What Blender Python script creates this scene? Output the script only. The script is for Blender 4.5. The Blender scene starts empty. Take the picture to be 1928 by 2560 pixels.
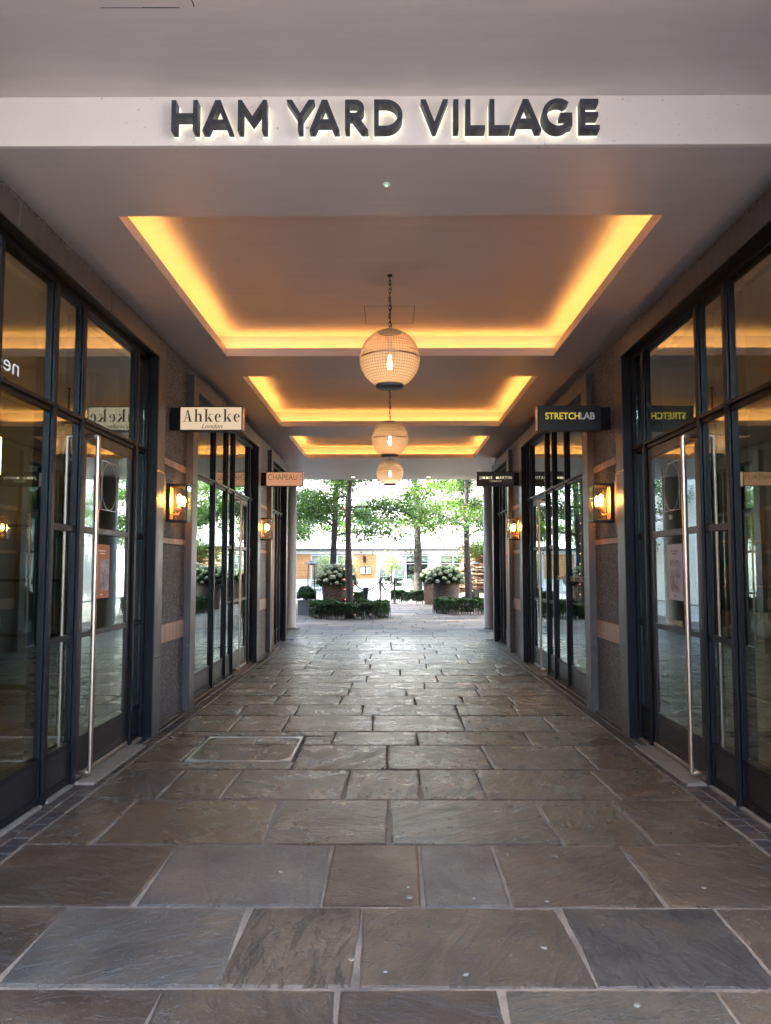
import bpy, bmesh, math, random
import numpy as np
from mathutils import Vector, Matrix
R = math.radians
rnd = random.Random(7)
nrs = np.random.RandomState(11)
S = bpy.context.scene
COL = S.collection

# ------------------------------------------------------------------ camera
cam = bpy.data.cameras.new('camera'); camo = bpy.data.objects.new('camera', cam); COL.objects.link(camo)
cam.sensor_fit = 'AUTO'; cam.sensor_width = 36.0; cam.lens = 1926.0 / 2560.0 * 36.0
cam.clip_start = 0.05; cam.clip_end = 2000
camo.location = (0, 0, 1.5)
camo.rotation_euler = (R(90) + 0.069978, 0, 0.005711)
S.camera = camo

# ------------------------------------------------------------------ sky and sun
SUN_EL, SUN_AZ = 48.0, math.atan2(-0.88, -0.20)      # azimuth measured from +Y towards +X
W = bpy.data.worlds.new('World'); S.world = W; W.use_nodes = True
wn = W.node_tree.nodes; wl = W.node_tree.links
sky = wn.new('ShaderNodeTexSky'); sky.sky_type = 'NISHITA'; sky.sun_disc = False
sky.sun_elevation = R(SUN_EL); sky.sun_rotation = SUN_AZ % (2 * math.pi)
sky.air_density = 1.2; sky.dust_density = 2.5; sky.ozone_density = 1.0
wl.new(sky.outputs['Color'], wn['Background'].inputs['Color']); wn['Background'].inputs['Strength'].default_value = 0.15
sl = bpy.data.lights.new('sun', 'SUN'); sl.energy = 2.0; sl.angle = R(0.5); sl.color = (1.0, 0.94, 0.85)
so = bpy.data.objects.new('sun', sl); COL.objects.link(so)
ce = math.cos(R(SUN_EL))
sdir = Vector((math.sin(SUN_AZ) * ce, math.cos(SUN_AZ) * ce, math.sin(R(SUN_EL))))
so.rotation_euler = sdir.to_track_quat('Z', 'Y').to_euler(); so.location = (0, 0, 30)
S.view_settings.view_transform = 'Standard'; S.view_settings.look = 'None'
S.view_settings.exposure = 5.35; S.view_settings.gamma = 1.0; S.view_settings.use_curve_mapping = False
S.view_settings.use_white_balance = True; S.view_settings.white_balance_temperature = 6900; S.view_settings.white_balance_tint = 11
S.render.engine = 'CYCLES'
cy = S.cycles
cy.use_denoising = True
try: cy.denoiser = 'OPENIMAGEDENOISE'
except Exception: pass
cy.max_bounces = 10; cy.diffuse_bounces = 4; cy.glossy_bounces = 4; cy.transmission_bounces = 4; cy.transparent_max_bounces = 16
cy.sample_clamp_indirect = 6.0; cy.caustics_reflective = False; cy.caustics_refractive = False
cy.use_light_tree = True

# ------------------------------------------------------------------ materials
class NT:
    def __init__(s, name):
        s.m = bpy.data.materials.new(name); s.m.use_nodes = True
        s.t = s.m.node_tree; s.n = s.t.nodes; s.l = s.t.links
        s.b = s.n.get('Principled BSDF'); s.out = s.n.get('Material Output')
    def node(s, ty, **kw):
        x = s.n.new(ty)
        for k, v in kw.items():
            if k in x.inputs.keys() if hasattr(x.inputs, 'keys') else False:
                s.set(x, k, v)
            else: setattr(x, k, v)
        return x
    def set(s, x, k, v):
        i = x.inputs[k] if not isinstance(k, int) else x.inputs[k]
        if isinstance(v, bpy.types.NodeSocket): s.l.new(v, i)
        else: i.default_value = v
    def coord(s, scale=(1, 1, 1), rnd_off=False, rot=None, kind='Object'):
        tc = s.n.new('ShaderNodeTexCoord'); o = tc.outputs[kind]
        if rnd_off:
            oi = s.n.new('ShaderNodeObjectInfo')
            mu = s.n.new('ShaderNodeVectorMath'); mu.operation = 'SCALE'; mu.inputs[0].default_value = (37.0, 53.0, 71.0); s.l.new(oi.outputs['Random'], mu.inputs['Scale'])
            ad = s.n.new('ShaderNodeVectorMath'); ad.operation = 'ADD'; s.l.new(o, ad.inputs[0]); s.l.new(mu.outputs[0], ad.inputs[1]); o = ad.outputs[0]
            if rot:
                vr = s.n.new('ShaderNodeVectorRotate'); vr.rotation_type = 'Z_AXIS'
                ml = s.n.new('ShaderNodeMath'); ml.operation = 'MULTIPLY'; ml.inputs[1].default_value = rot; s.l.new(oi.outputs['Random'], ml.inputs[0])
                s.l.new(o, vr.inputs['Vector']); s.l.new(ml.outputs[0], vr.inputs['Angle']); o = vr.outputs[0]
        mp = s.n.new('ShaderNodeMapping'); mp.inputs['Scale'].default_value = scale; s.l.new(o, mp.inputs['Vector'])
        return mp.outputs[0]
    def noise(s, vec, scale, detail=4, rough=0.6, dist=0.0):
        x = s.n.new('ShaderNodeTexNoise'); s.l.new(vec, x.inputs['Vector'])
        x.inputs['Scale'].default_value = scale; x.inputs['Detail'].default_value = detail; x.inputs['Roughness'].default_value = rough; x.inputs['Distortion'].default_value = dist
        return x.outputs[0]
    def ramp(s, fac, stops, interp='LINEAR'):
        x = s.n.new('ShaderNodeValToRGB'); s.l.new(fac, x.inputs[0]); cr = x.color_ramp; cr.interpolation = interp
        while len(cr.elements) < len(stops): cr.elements.new(0.5)
        for e, (p, c) in zip(cr.elements, stops):
            e.position = p; e.color = c if len(c) == 4 else (*c, 1)
        return x.outputs[0]
    def mix(s, fac, a, b, mode='MIX'):
        x = s.n.new('ShaderNodeMix'); x.data_type = 'RGBA'; x.blend_type = mode
        for k, v in ((0, fac), (6, a), (7, b)):
            if isinstance(v, bpy.types.NodeSocket): s.l.new(v, x.inputs[k])
            else: x.inputs[k].default_value = (*v, 1) if isinstance(v, tuple) and len(v) == 3 else v
        return x.outputs[2]
    def math(s, op, a, b=0.0, clamp=False):
        x = s.n.new('ShaderNodeMath'); x.operation = op; x.use_clamp = clamp
        for k, v in ((0, a), (1, b)):
            if isinstance(v, bpy.types.NodeSocket): s.l.new(v, x.inputs[k])
            else: x.inputs[k].default_value = v
        return x.outputs[0]
    def bump(s, h, strength=0.3, dist=0.01, prev=None):
        x = s.n.new('ShaderNodeBump'); x.inputs['Strength'].default_value = strength; x.inputs['Distance'].default_value = dist
        s.l.new(h, x.inputs['Height'])
        if prev is not None: s.l.new(prev, x.inputs['Normal'])
        return x.outputs[0]
    def fin(s, color=None, rough=None, metal=None, normal=None, spec=None, **kw):
        for k, v in (('Base Color', color), ('Roughness', rough), ('Metallic', metal), ('Normal', normal), ('Specular IOR Level', spec), *kw.items()):
            if v is None: continue
            if isinstance(v, bpy.types.NodeSocket): s.l.new(v, s.b.inputs[k])
            else: s.b.inputs[k].default_value = (*v, 1) if isinstance(v, tuple) and len(v) == 3 else v
        return s.m

def simple(name, col, rough=0.5, metal=0.0, var=0.12, scale=12.0, bump=0.0, bscale=60.0, spec=None):
    n = NT(name); v = n.coord()
    a = tuple(c * (1 - var) for c in col); b = tuple(min(1, c * (1 + var)) for c in col)
    c = n.ramp(n.noise(v, scale), [(0.3, a), (0.7, b)])
    rr = n.math('ADD', n.math('MULTIPLY', n.noise(v, scale * 2.3), 0.14), rough - 0.07, True)
    nm = n.bump(n.noise(v, bscale, 3), bump, 0.004) if bump else None
    return n.fin(c, rr, metal, nm, spec)

def emit(name, col, strength):
    n = NT(name); n.fin((0.8, 0.8, 0.8), 0.5, **{'Emission Color': (*col, 1), 'Emission Strength': strength}); return n.m

M = {}
def plaster():
    n = NT('painted_plaster'); v = n.coord()
    big = n.noise(v, 0.7, 4, 0.6); fine = n.noise(v, 90, 4, 0.7)
    c = n.mix(n.math('MULTIPLY', big, 0.6), (0.645, 0.575, 0.575), (0.70, 0.63, 0.62))
    st = n.ramp(n.noise(n.coord((1.0, 9.0, 1.0)), 1.6, 5, 0.65), [(0.35, (0.95, 0.95, 0.95)), (0.62, (1, 1, 1))])
    c = n.mix(1.0, c, st, 'MULTIPLY')
    nm = n.bump(fine, 0.12, 0.002); nm = n.bump(n.noise(n.coord((0.5, 6, 1)), 2.2, 3), 0.10, 0.02, nm)
    return n.fin(c, n.math('ADD', n.math('MULTIPLY', big, 0.25), 0.30), normal=nm)
M['plaster'] = plaster()
def fasciam():
    n = NT('fascia_render'); v = n.coord()
    c = n.mix(n.noise(v, 2.2, 5), (0.78, 0.69, 0.645), (0.86, 0.78, 0.735))
    sp = n.ramp(n.noise(v, 26, 5, 0.7), [(0.30, (0.45, 0.38, 0.34)), (0.36, (1, 1, 1))])
    c = n.mix(0.7, c, sp, 'MULTIPLY')
    return n.fin(c, 0.75, normal=n.bump(n.noise(v, 70, 4), 0.2, 0.003))
M['fascia'] = fasciam()
def granite():
    n = NT('flamed_granite'); v = n.coord(rnd_off=True)
    vo = n.n.new('ShaderNodeTexVoronoi'); n.l.new(v, vo.inputs['Vector']); vo.inputs['Scale'].default_value = 95
    g = n.ramp(vo.outputs['Color'], [(0.15, (0.024, 0.024, 0.027)), (0.45, (0.070, 0.068, 0.071)), (0.62, (0.115, 0.110, 0.112)), (0.86, (0.27, 0.26, 0.265))])
    big = n.ramp(n.noise(v, 1.4, 5), [(0.3, (0.72, 0.72, 0.74)), (0.75, (1.05, 1.0, 0.97))])
    c = n.mix(1.0, g, big, 'MULTIPLY')
    nm = n.bump(n.noise(v, 75, 5, 0.75), 0.75, 0.012)
    return n.fin(c, 0.55, normal=nm)
M['granite'] = granite()
def honed(name, a, b, rough=0.38):
    n = NT(name); v = n.coord(rnd_off=True)
    c = n.mix(n.noise(v, 3.0, 6, 0.65), a, b)
    sp = n.ramp(n.noise(v, 160, 2), [(0.35, (0.8, 0.8, 0.8)), (0.65, (1.15, 1.15, 1.15))])
    c = n.mix(1.0, c, sp, 'MULTIPLY')
    st = n.ramp(n.noise(n.coord((1, 7, 0.6), rnd_off=True), 2.0, 4), [(0.42, (0.72, 0.70, 0.68)), (0.60, (1.1, 1.1, 1.1))])
    c = n.mix(0.6, c, st, 'MULTIPLY')
    return n.fin(c, n.math('ADD', n.math('MULTIPLY', n.noise(v, 9), 0.25), rough - 0.12), normal=n.bump(n.noise(v, 120, 3), 0.12, 0.003))
M['architrave'] = honed('honed_grey_granite', (0.046, 0.044, 0.047), (0.090, 0.083, 0.079))
M['band'] = honed('pink_stone_band', (0.44, 0.30, 0.215), (0.55, 0.39, 0.29), 0.5)
M['threshold'] = honed('threshold_stone', (0.13, 0.108, 0.083), (0.20, 0.17, 0.135), 0.55)
M['column'] = simple('column_render', (0.23, 0.205, 0.185), 0.55, var=0.06, scale=2.5, bump=0.12, bscale=50)
M['frame'] = simple('dark_painted_steel', (0.0045, 0.0046, 0.0065), 0.40, 0.0, 0.25, 8, 0.06, 140, spec=0.25)
M['doorframe'] = simple('bronzed_steel', (0.010, 0.0095, 0.011), 0.38, 0.15, 0.2, 7, 0.05, 140)
M['bronze'] = simple('brushed_bronze', (0.62, 0.47, 0.38), 0.36, 1.0, 0.1, 20)
M['steel'] = simple('dull_steel', (0.55, 0.55, 0.55), 0.3, 1.0, 0.15, 20)
M['black'] = simple('black_shadow_gap', (0.012, 0.012, 0.013), 0.7)
M['blackmetal'] = simple('black_metal', (0.022, 0.021, 0.022), 0.42, 0.5, 0.3, 30)
M['iron'] = simple('dark_iron_chain', (0.055, 0.042, 0.034), 0.5, 0.7, 0.3, 60)
def paving():
    n = NT('york_stone'); v = n.coord(rnd_off=True, rot=3.0); vr = n.coord((1.0, 3.6, 1.0), rnd_off=True, rot=3.0)
    oi = n.n.new('ShaderNodeObjectInfo')
    base = n.ramp(oi.outputs['Random'], [(0.0, (0.060, 0.040, 0.028)), (0.20, (0.078, 0.056, 0.039)), (0.40, (0.064, 0.058, 0.053)), (0.5, (0.094, 0.069, 0.047)), (0.70, (0.070, 0.050, 0.037)), (0.85, (0.086, 0.074, 0.060)), (0.94, (0.118, 0.096, 0.070))], 'CONSTANT')
    blotch = n.ramp(n.noise(v, 2.3, 7, 0.65, 0.4), [(0.28, (0.50, 0.48, 0.48)), (0.50, (1, 1, 1)), (0.72, (1.55, 1.42, 1.22))])
    c = n.mix(1.0, base, blotch, 'MULTIPLY')
    gr = n.ramp(n.noise(v, 55, 5, 0.7), [(0.30, (0.72, 0.72, 0.72)), (0.70, (1.25, 1.22, 1.18))])
    c = n.mix(0.8, c, gr, 'MULTIPLY')
    at = n.n.new('ShaderNodeAttribute'); at.attribute_type = 'OBJECT'; at.attribute_name = 'tone'
    c = n.mix(1.0, c, at.outputs['Fac'], 'MULTIPLY')
    rust = n.ramp(n.noise(v, 1.1, 5, 0.6), [(0.55, (0, 0, 0)), (0.72, (1, 1, 1))])
    c = n.mix(n.math('MULTIPLY', rust, 0.35), c, (0.125, 0.078, 0.043))
    ri = n.n.new('ShaderNodeAttribute'); ri.attribute_type = 'OBJECT'; ri.attribute_name = 'ripple'
    rip = n.noise(vr, 2.6, 9, 0.68, 0.6)
    pits = n.ramp(n.noise(v, 15, 5, 0.7), [(0.28, (0, 0, 0)), (0.42, (1, 1, 1))])
    step = n.ramp(rip, [(0.30, (0, 0, 0)), (0.40, (0.35, 0.35, 0.35)), (0.43, (0.55, 0.55, 0.55)), (0.55, (0.6, 0.6, 0.6)), (0.58, (0.85, 0.85, 0.85)), (0.72, (1, 1, 1))])
    h = n.math('MULTIPLY', step, ri.outputs['Fac'])
    h = n.math('ADD', h, n.math('MULTIPLY', pits, 0.28))
    h = n.math('ADD', h, n.math('MULTIPLY', n.noise(v, 70, 4, 0.7), 0.15))
    h = n.math('ADD', h, n.math('MULTIPLY', n.noise(v, 2.0, 3, 0.5), 0.30))
    nm = n.bump(h, 1.0, 0.027)
    rr = n.ramp(n.noise(v, 4.0, 6, 0.65), [(0.25, (0.17, 0.17, 0.17)), (0.75, (0.42, 0.42, 0.42))])
    dr = n.n.new('ShaderNodeAttribute'); dr.attribute_type = 'OBJECT'; dr.attribute_name = 'dry'
    rr = n.math('ADD', rr, dr.outputs['Fac'])
    return n.fin(c, rr, normal=nm, spec=0.5)
M['stone'] = paving()
def mortar(name, k):
    n = NT(name); v = n.coord(kind='Object')
    c = n.ramp(n.noise(v, 3.0, 6, 0.7), [(0.3, (0.040 * k, 0.030 * k, 0.023 * k)), (0.55, (0.105 * k, 0.074 * k, 0.050 * k)), (0.75, (0.155 * k, 0.112 * k, 0.077 * k))])
    return n.fin(c, 0.9, normal=n.bump(n.noise(v, 60, 5, 0.7), 0.6, 0.01))
M['mortarpale'] = mortar('pale_mortar', 1.15)
M['mortar'] = mortar('dark_mortar', 0.42)
def groundm():
    n = NT('distant_paving'); v = n.coord(kind='Object')
    br = n.n.new('ShaderNodeTexBrick'); n.l.new(v, br.inputs['Vector']); br.inputs['Scale'].default_value = 1.0
    br.inputs['Brick Width'].default_value = 0.9; br.inputs['Row Height'].default_value = 0.45; br.inputs['Mortar Size'].default_value = 0.012
    br.inputs['Color1'].default_value = (0.16, 0.145, 0.125, 1); br.inputs['Color2'].default_value = (0.26, 0.24, 0.21, 1); br.inputs['Mortar'].default_value = (0.08, 0.07, 0.06, 1)
    c = n.mix(1.0, br.outputs['Color'], n.ramp(n.noise(v, 1.0, 6), [(0.3, (0.7, 0.7, 0.7)), (0.7, (1.2, 1.2, 1.2))]), 'MULTIPLY')
    return n.fin(c, 0.6, normal=n.bump(br.outputs['Fac'], -0.4, 0.006))
M['ground'] = groundm()
def brickm():
    n = NT('blue_brick'); v = n.coord(rnd_off=True); oi = n.n.new('ShaderNodeObjectInfo')
    b = n.ramp(oi.outputs['Random'], [(0.0, (0.022, 0.019, 0.020)), (0.35, (0.036, 0.027, 0.024)), (0.7, (0.028, 0.025, 0.026)), (0.9, (0.052, 0.035, 0.028))], 'CONSTANT')
    c = n.mix(1.0, b, n.ramp(n.noise(v, 22, 5), [(0.3, (0.7, 0.7, 0.7)), (0.7, (1.35, 1.3, 1.25))]), 'MULTIPLY')
    return n.fin(c, 0.48, normal=n.bump(n.noise(v, 60, 4), 0.35, 0.006))
M['brick'] = brickm()
def glassm(name, tint, refl, ior, wav=0.02):
    n = NT(name); n.n.remove(n.b)
    tr = n.n.new('ShaderNodeBsdfTransparent'); tr.inputs[0].default_value = (*tint, 1)
    gl = n.n.new('ShaderNodeBsdfGlossy'); gl.inputs['Color'].default_value = (*refl, 1); gl.inputs['Roughness'].default_value = 0.0
    fr = n.n.new('ShaderNodeLayerWeight'); fr.inputs['Blend'].default_value = 0.5
    v = n.coord((1, 1, 0.35), rnd_off=True)
    nm = n.bump(n.noise(v, 1.7, 1, 0.4), wav, 0.05)
    n.l.new(nm, gl.inputs['Normal']); n.l.new(nm, fr.inputs['Normal'])
    mx = n.n.new('ShaderNodeMixShader'); n.l.new(n.math('ADD', n.math('MULTIPLY', n.math('POWER', fr.outputs['Facing'], 4.6), 1.0 - ior), ior), mx.inputs[0]); n.l.new(tr.outputs[0], mx.inputs[1]); n.l.new(gl.outputs[0], mx.inputs[2])
    n.l.new(mx.outputs[0], n.out.inputs[0]); return n.m
M['glass'] = glassm('shop_glass', (0.80, 0.88, 0.85), (0.90, 1.0, 0.97), 0.19, 0.005)
M['clearglass'] = glassm('lantern_glass', (0.96, 0.95, 0.92), (1, 1, 1), 0.04, 0.01)
def globem():
    n = NT('prismatic_glass'); n.n.remove(n.b)
    tc = n.n.new('ShaderNodeTexCoord'); sx = n.n.new('ShaderNodeSeparateXYZ'); n.l.new(tc.outputs['Object'], sx.inputs[0])
    az = n.math('ARCTAN2', sx.outputs[1], sx.outputs[0]); rr = n.math('SQRT', n.math('ADD', n.math('MULTIPLY', sx.outputs[0], sx.outputs[0]), n.math('MULTIPLY', sx.outputs[1], sx.outputs[1])))
    el = n.math('ARCTAN2', sx.outputs[2], rr)
    ga = n.math('ABSOLUTE', n.math('SINE', n.math('MULTIPLY', az, 33.0))); ge = n.math('ABSOLUTE', n.math('SINE', n.math('MULTIPLY', el, 33.0)))
    g = n.math('MULTIPLY', ga, ge); g = n.math('POWER', g, 0.7)
    tr = n.n.new('ShaderNodeBsdfTransparent'); n.l.new(n.mix(g, (0.66, 0.48, 0.33), (1.0, 0.92, 0.82)), tr.inputs[0])
    tl = n.n.new('ShaderNodeBsdfTranslucent'); n.l.new(n.mix(g, (0.50, 0.37, 0.27), (1.0, 0.92, 0.82)), tl.inputs[0])
    gl = n.n.new('ShaderNodeBsdfGlossy'); gl.inputs['Color'].default_value = (1, 0.95, 0.9, 1); gl.inputs['Roughness'].default_value = 0.15
    bp = n.bump(g, 0.5, 0.01); n.l.new(bp, gl.inputs['Normal'])
    m1 = n.n.new('ShaderNodeMixShader'); n.l.new(n.math('SUBTRACT', 0.42, n.math('MULTIPLY', sx.outputs[2], 0.7), True), m1.inputs[0]); n.l.new(tr.outputs[0], m1.inputs[1]); n.l.new(tl.outputs[0], m1.inputs[2])  # lower-half glow put into the glass: more translucent towards the bottom
    lw = n.n.new('ShaderNodeLayerWeight'); lw.inputs[0].default_value = 0.35
    m2 = n.n.new('ShaderNodeMixShader'); n.l.new(n.math('ADD', n.math('MULTIPLY', lw.outputs['Facing'], 0.40), 0.06), m2.inputs[0]); n.l.new(m1.outputs[0], m2.inputs[1]); n.l.new(gl.outputs[0], m2.inputs[2])
    n.l.new(m2.outputs[0], n.out.inputs[0]); return n.m
M['globe'] = globem()
def leafm(name, a, b, trans=0.45):
    n = NT(name); v = n.coord()
    c = n.ramp(n.noise(v, 3.0, 3), [(0.3, a), (0.7, b)])
    df = n.n.new('ShaderNodeBsdfDiffuse'); n.l.new(c, df.inputs[0])
    tl = n.n.new('ShaderNodeBsdfTranslucent'); n.l.new(n.mix(1.0, c, (1.5, 1.6, 0.6), 'MULTIPLY'), tl.inputs[0])
    gl = n.n.new('ShaderNodeBsdfGlossy'); gl.inputs['Roughness'].default_value = 0.4; gl.inputs['Color'].default_value = (0.5, 0.5, 0.5, 1)
    m1 = n.n.new('ShaderNodeMixShader'); m1.inputs[0].default_value = trans; n.l.new(df.outputs[0], m1.inputs[1]); n.l.new(tl.outputs[0], m1.inputs[2])
    m2 = n.n.new('ShaderNodeMixShader'); m2.inputs[0].default_value = 0.07; n.l.new(m1.outputs[0], m2.inputs[1]); n.l.new(gl.outputs[0], m2.inputs[2])
    n.n.remove(n.b); n.l.new(m2.outputs[0], n.out.inputs[0]); return n.m
M['leaf'] = leafm('tree_leaf', (0.030, 0.072, 0.018), (0.068, 0.130, 0.030), 0.45)
M['box'] = leafm('box_leaf', (0.016, 0.042, 0.016), (0.036, 0.080, 0.028), 0.3)
M['hydleaf'] = leafm('hydrangea_leaf', (0.016, 0.036, 0.020), (0.034, 0.064, 0.032), 0.25)
M['petal'] = leafm('hydrangea_petal', (0.20, 0.25, 0.17), (0.36, 0.39, 0.30), 0.3)
M['olive'] = leafm('olive_leaf', (0.12, 0.16, 0.09), (0.19, 0.23, 0.14), 0.35)
def barkm():
    n = NT('bark'); v = n.coord((1, 1, 0.35))
    c = n.ramp(n.noise(v, 14, 6, 0.7), [(0.3, (0.010, 0.009, 0.0095)), (0.55, (0.028, 0.025, 0.024)), (0.75, (0.075, 0.066, 0.058))])
    return n.fin(c, 0.85, normal=n.bump(n.noise(v, 30, 6, 0.7), 0.9, 0.03))
M['bark'] = barkm()
def wickerm():
    n = NT('brown_wicker'); v = n.coord()
    c = n.ramp(n.noise(v, 20, 5), [(0.3, (0.038, 0.022, 0.017)), (0.7, (0.085, 0.052, 0.040))])
    return n.fin(c, 0.55)
M['wicker'] = wickerm()
M['lead'] = simple('lead_sheet', (0.10, 0.115, 0.14), 0.5, 0.3, 0.3, 9, 0.2, 30)
M['soil'] = simple('soil', (0.03, 0.022, 0.016), 0.9)
M['rope'] = simple('rope', (0.05, 0.038, 0.03), 0.8)
M['timber'] = simple('cedar_board', (0.27, 0.125, 0.036), 0.6, 0.0, 0.25, 5)
M['whitewall'] = simple('white_render', (0.46, 0.45, 0.43), 0.7, var=0.05, scale=2)
M['greyframe'] = simple('grey_blue_frame', (0.30, 0.33, 0.38), 0.45, var=0.06)
M['darkroof'] = simple('dark_roof_edge', (0.012, 0.013, 0.017), 0.6)
M['darkglass'] = simple('dim_interior', (0.035, 0.036, 0.04), 0.5, var=0.5, scale=1.5)
M['mint'] = simple('mint_painted_metal', (0.26, 0.35, 0.30), 0.45, 0.0, 0.08)
M['layerstone'] = simple('layered_bronze_stone', (0.30, 0.185, 0.10), 0.5, 0.25, 0.5, 6, 0.5, 25)
M['redbrick'] = simple('red_brick_wall', (0.27, 0.16, 0.12), 0.8, 0.0, 0.2, 3, 0.3, 20)
M['palestone'] = simple('pale_portland_stone', (0.50, 0.47, 0.42), 0.75, var=0.1, scale=1.5, bump=0.1)
M['palerender'] = simple('pale_render', (0.72, 0.71, 0.69), 0.8, var=0.05, scale=1.0)
M['greystone'] = simple('grey_stone_wall', (0.25, 0.26, 0.27), 0.8, var=0.12, scale=1.5)
M['wood'] = simple('shop_wood_floor', (0.30, 0.175, 0.085), 0.4, 0.0, 0.3, 4)
M['shopwall'] = simple('shop_wall_paint', (0.20, 0.195, 0.185), 0.8, var=0.08)
M['shopceil'] = simple('shop_ceiling_paint', (0.22, 0.21, 0.20), 0.8, var=0.05)
M['cream'] = simple('cream_cabinet', (0.55, 0.46, 0.34), 0.5)
M['pinkbrown'] = simple('dusty_pink_fabric', (0.38, 0.20, 0.15), 0.8)
M['whiteceramic'] = simple('white_ceramic', (0.70, 0.66, 0.58), 0.25)
M['kraft'] = simple('kraft_card', (0.36, 0.25, 0.15), 0.7)
M['redcard'] = simple('red_card', (0.42, 0.05, 0.04), 0.6)
M['posterorange'] = simple('orange_poster', (0.52, 0.17, 0.07), 0.6, var=0.06)
M['postergrey'] = simple('pale_grey_poster', (0.48, 0.46, 0.46), 0.6, var=0.1, scale=20)
M['photo'] = simple('poster_print', (0.36, 0.30, 0.29), 0.6, var=0.7, scale=14)
M['paper'] = simple('white_paper', (0.75, 0.74, 0.72), 0.7, var=0.04)
M['vinyl'] = simple('white_vinyl', (0.80, 0.80, 0.76), 0.6, var=0.02)
M['goldvinyl'] = simple('gold_vinyl', (0.62, 0.52, 0.30), 0.45, var=0.05)
M['signdark'] = simple('dark_sign_letters', (0.050, 0.050, 0.060), 0.42, 0.1, 0.3, 25, 0.08, 90)
M['signblack'] = simple('black_sign_face', (0.008, 0.009, 0.014), 0.35)
M['signgrey'] = simple('grey_sign_face', (0.055, 0.060, 0.068), 0.4)
M['brownprint'] = simple('brown_print', (0.045, 0.018, 0.008), 0.6)
M['yellowprint'] = emit('yellow_lit_letters', (0.82, 0.66, 0.05), 0.015)
M['yellowprint'].node_tree.nodes['Principled BSDF'].inputs['Base Color'].default_value = (0.72, 0.60, 0.06, 1)
M['outlineprint'] = emit('lilac_lit_outline', (0.62, 0.58, 0.78), 0.008)
M['copperplate'] = simple('warm_copper_plate', (0.55, 0.30, 0.13), 0.5, 0.2)
M['gum'] = simple('trodden_gum', (0.095, 0.082, 0.062), 0.8, var=0.35, scale=60)
M['goldtube'] = emit('amber_tube', (1.0, 0.55, 0.12), 0.9)
# lamps
M['led'] = emit('warm_led_strip', (1.0, 0.47, 0.10), 0.82)
M['bulb'] = emit('globe_bulb', (1.0, 0.66, 0.36), 2.6)
M['lbulb'] = emit('lantern_bulb', (1.0, 0.40, 0.085), 16.0)
M['halo'] = emit('halo_acrylic', (0.93, 1.0, 0.80), 0.029)
M['signcream'] = emit('lit_cream_acrylic', (1.0, 0.80, 0.55), 0.014)
M['signsalmon'] = emit('lit_salmon_acrylic', (1.0, 0.50, 0.28), 0.013)
for k_, c_ in (('signcream', (0.50, 0.40, 0.28)), ('signsalmon', (0.45, 0.22, 0.13))): M[k_].node_tree.nodes['Principled BSDF'].inputs['Base Color'].default_value = (*c_, 1)
M['warmletter'] = emit('lit_cream_letter', (1.0, 0.85, 0.6), 0.022)
M['shopfill'] = emit('shop_fill_lamp', (1.0, 0.80, 0.55), 1.6)  # lamp added to brighten the right shop
M['downlight'] = emit('downlight_lens', (1.0, 0.75, 0.45), 0.9)
M['greenled'] = emit('green_indicator', (0.05, 1.0, 0.2), 0.15)
M['fairy'] = emit('fairy_bulb', (1.0, 0.55, 0.22), 0.35)
M['fairyred'] = emit('fairy_bulb_red', (1.0, 0.10, 0.06), 0.35)

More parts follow.
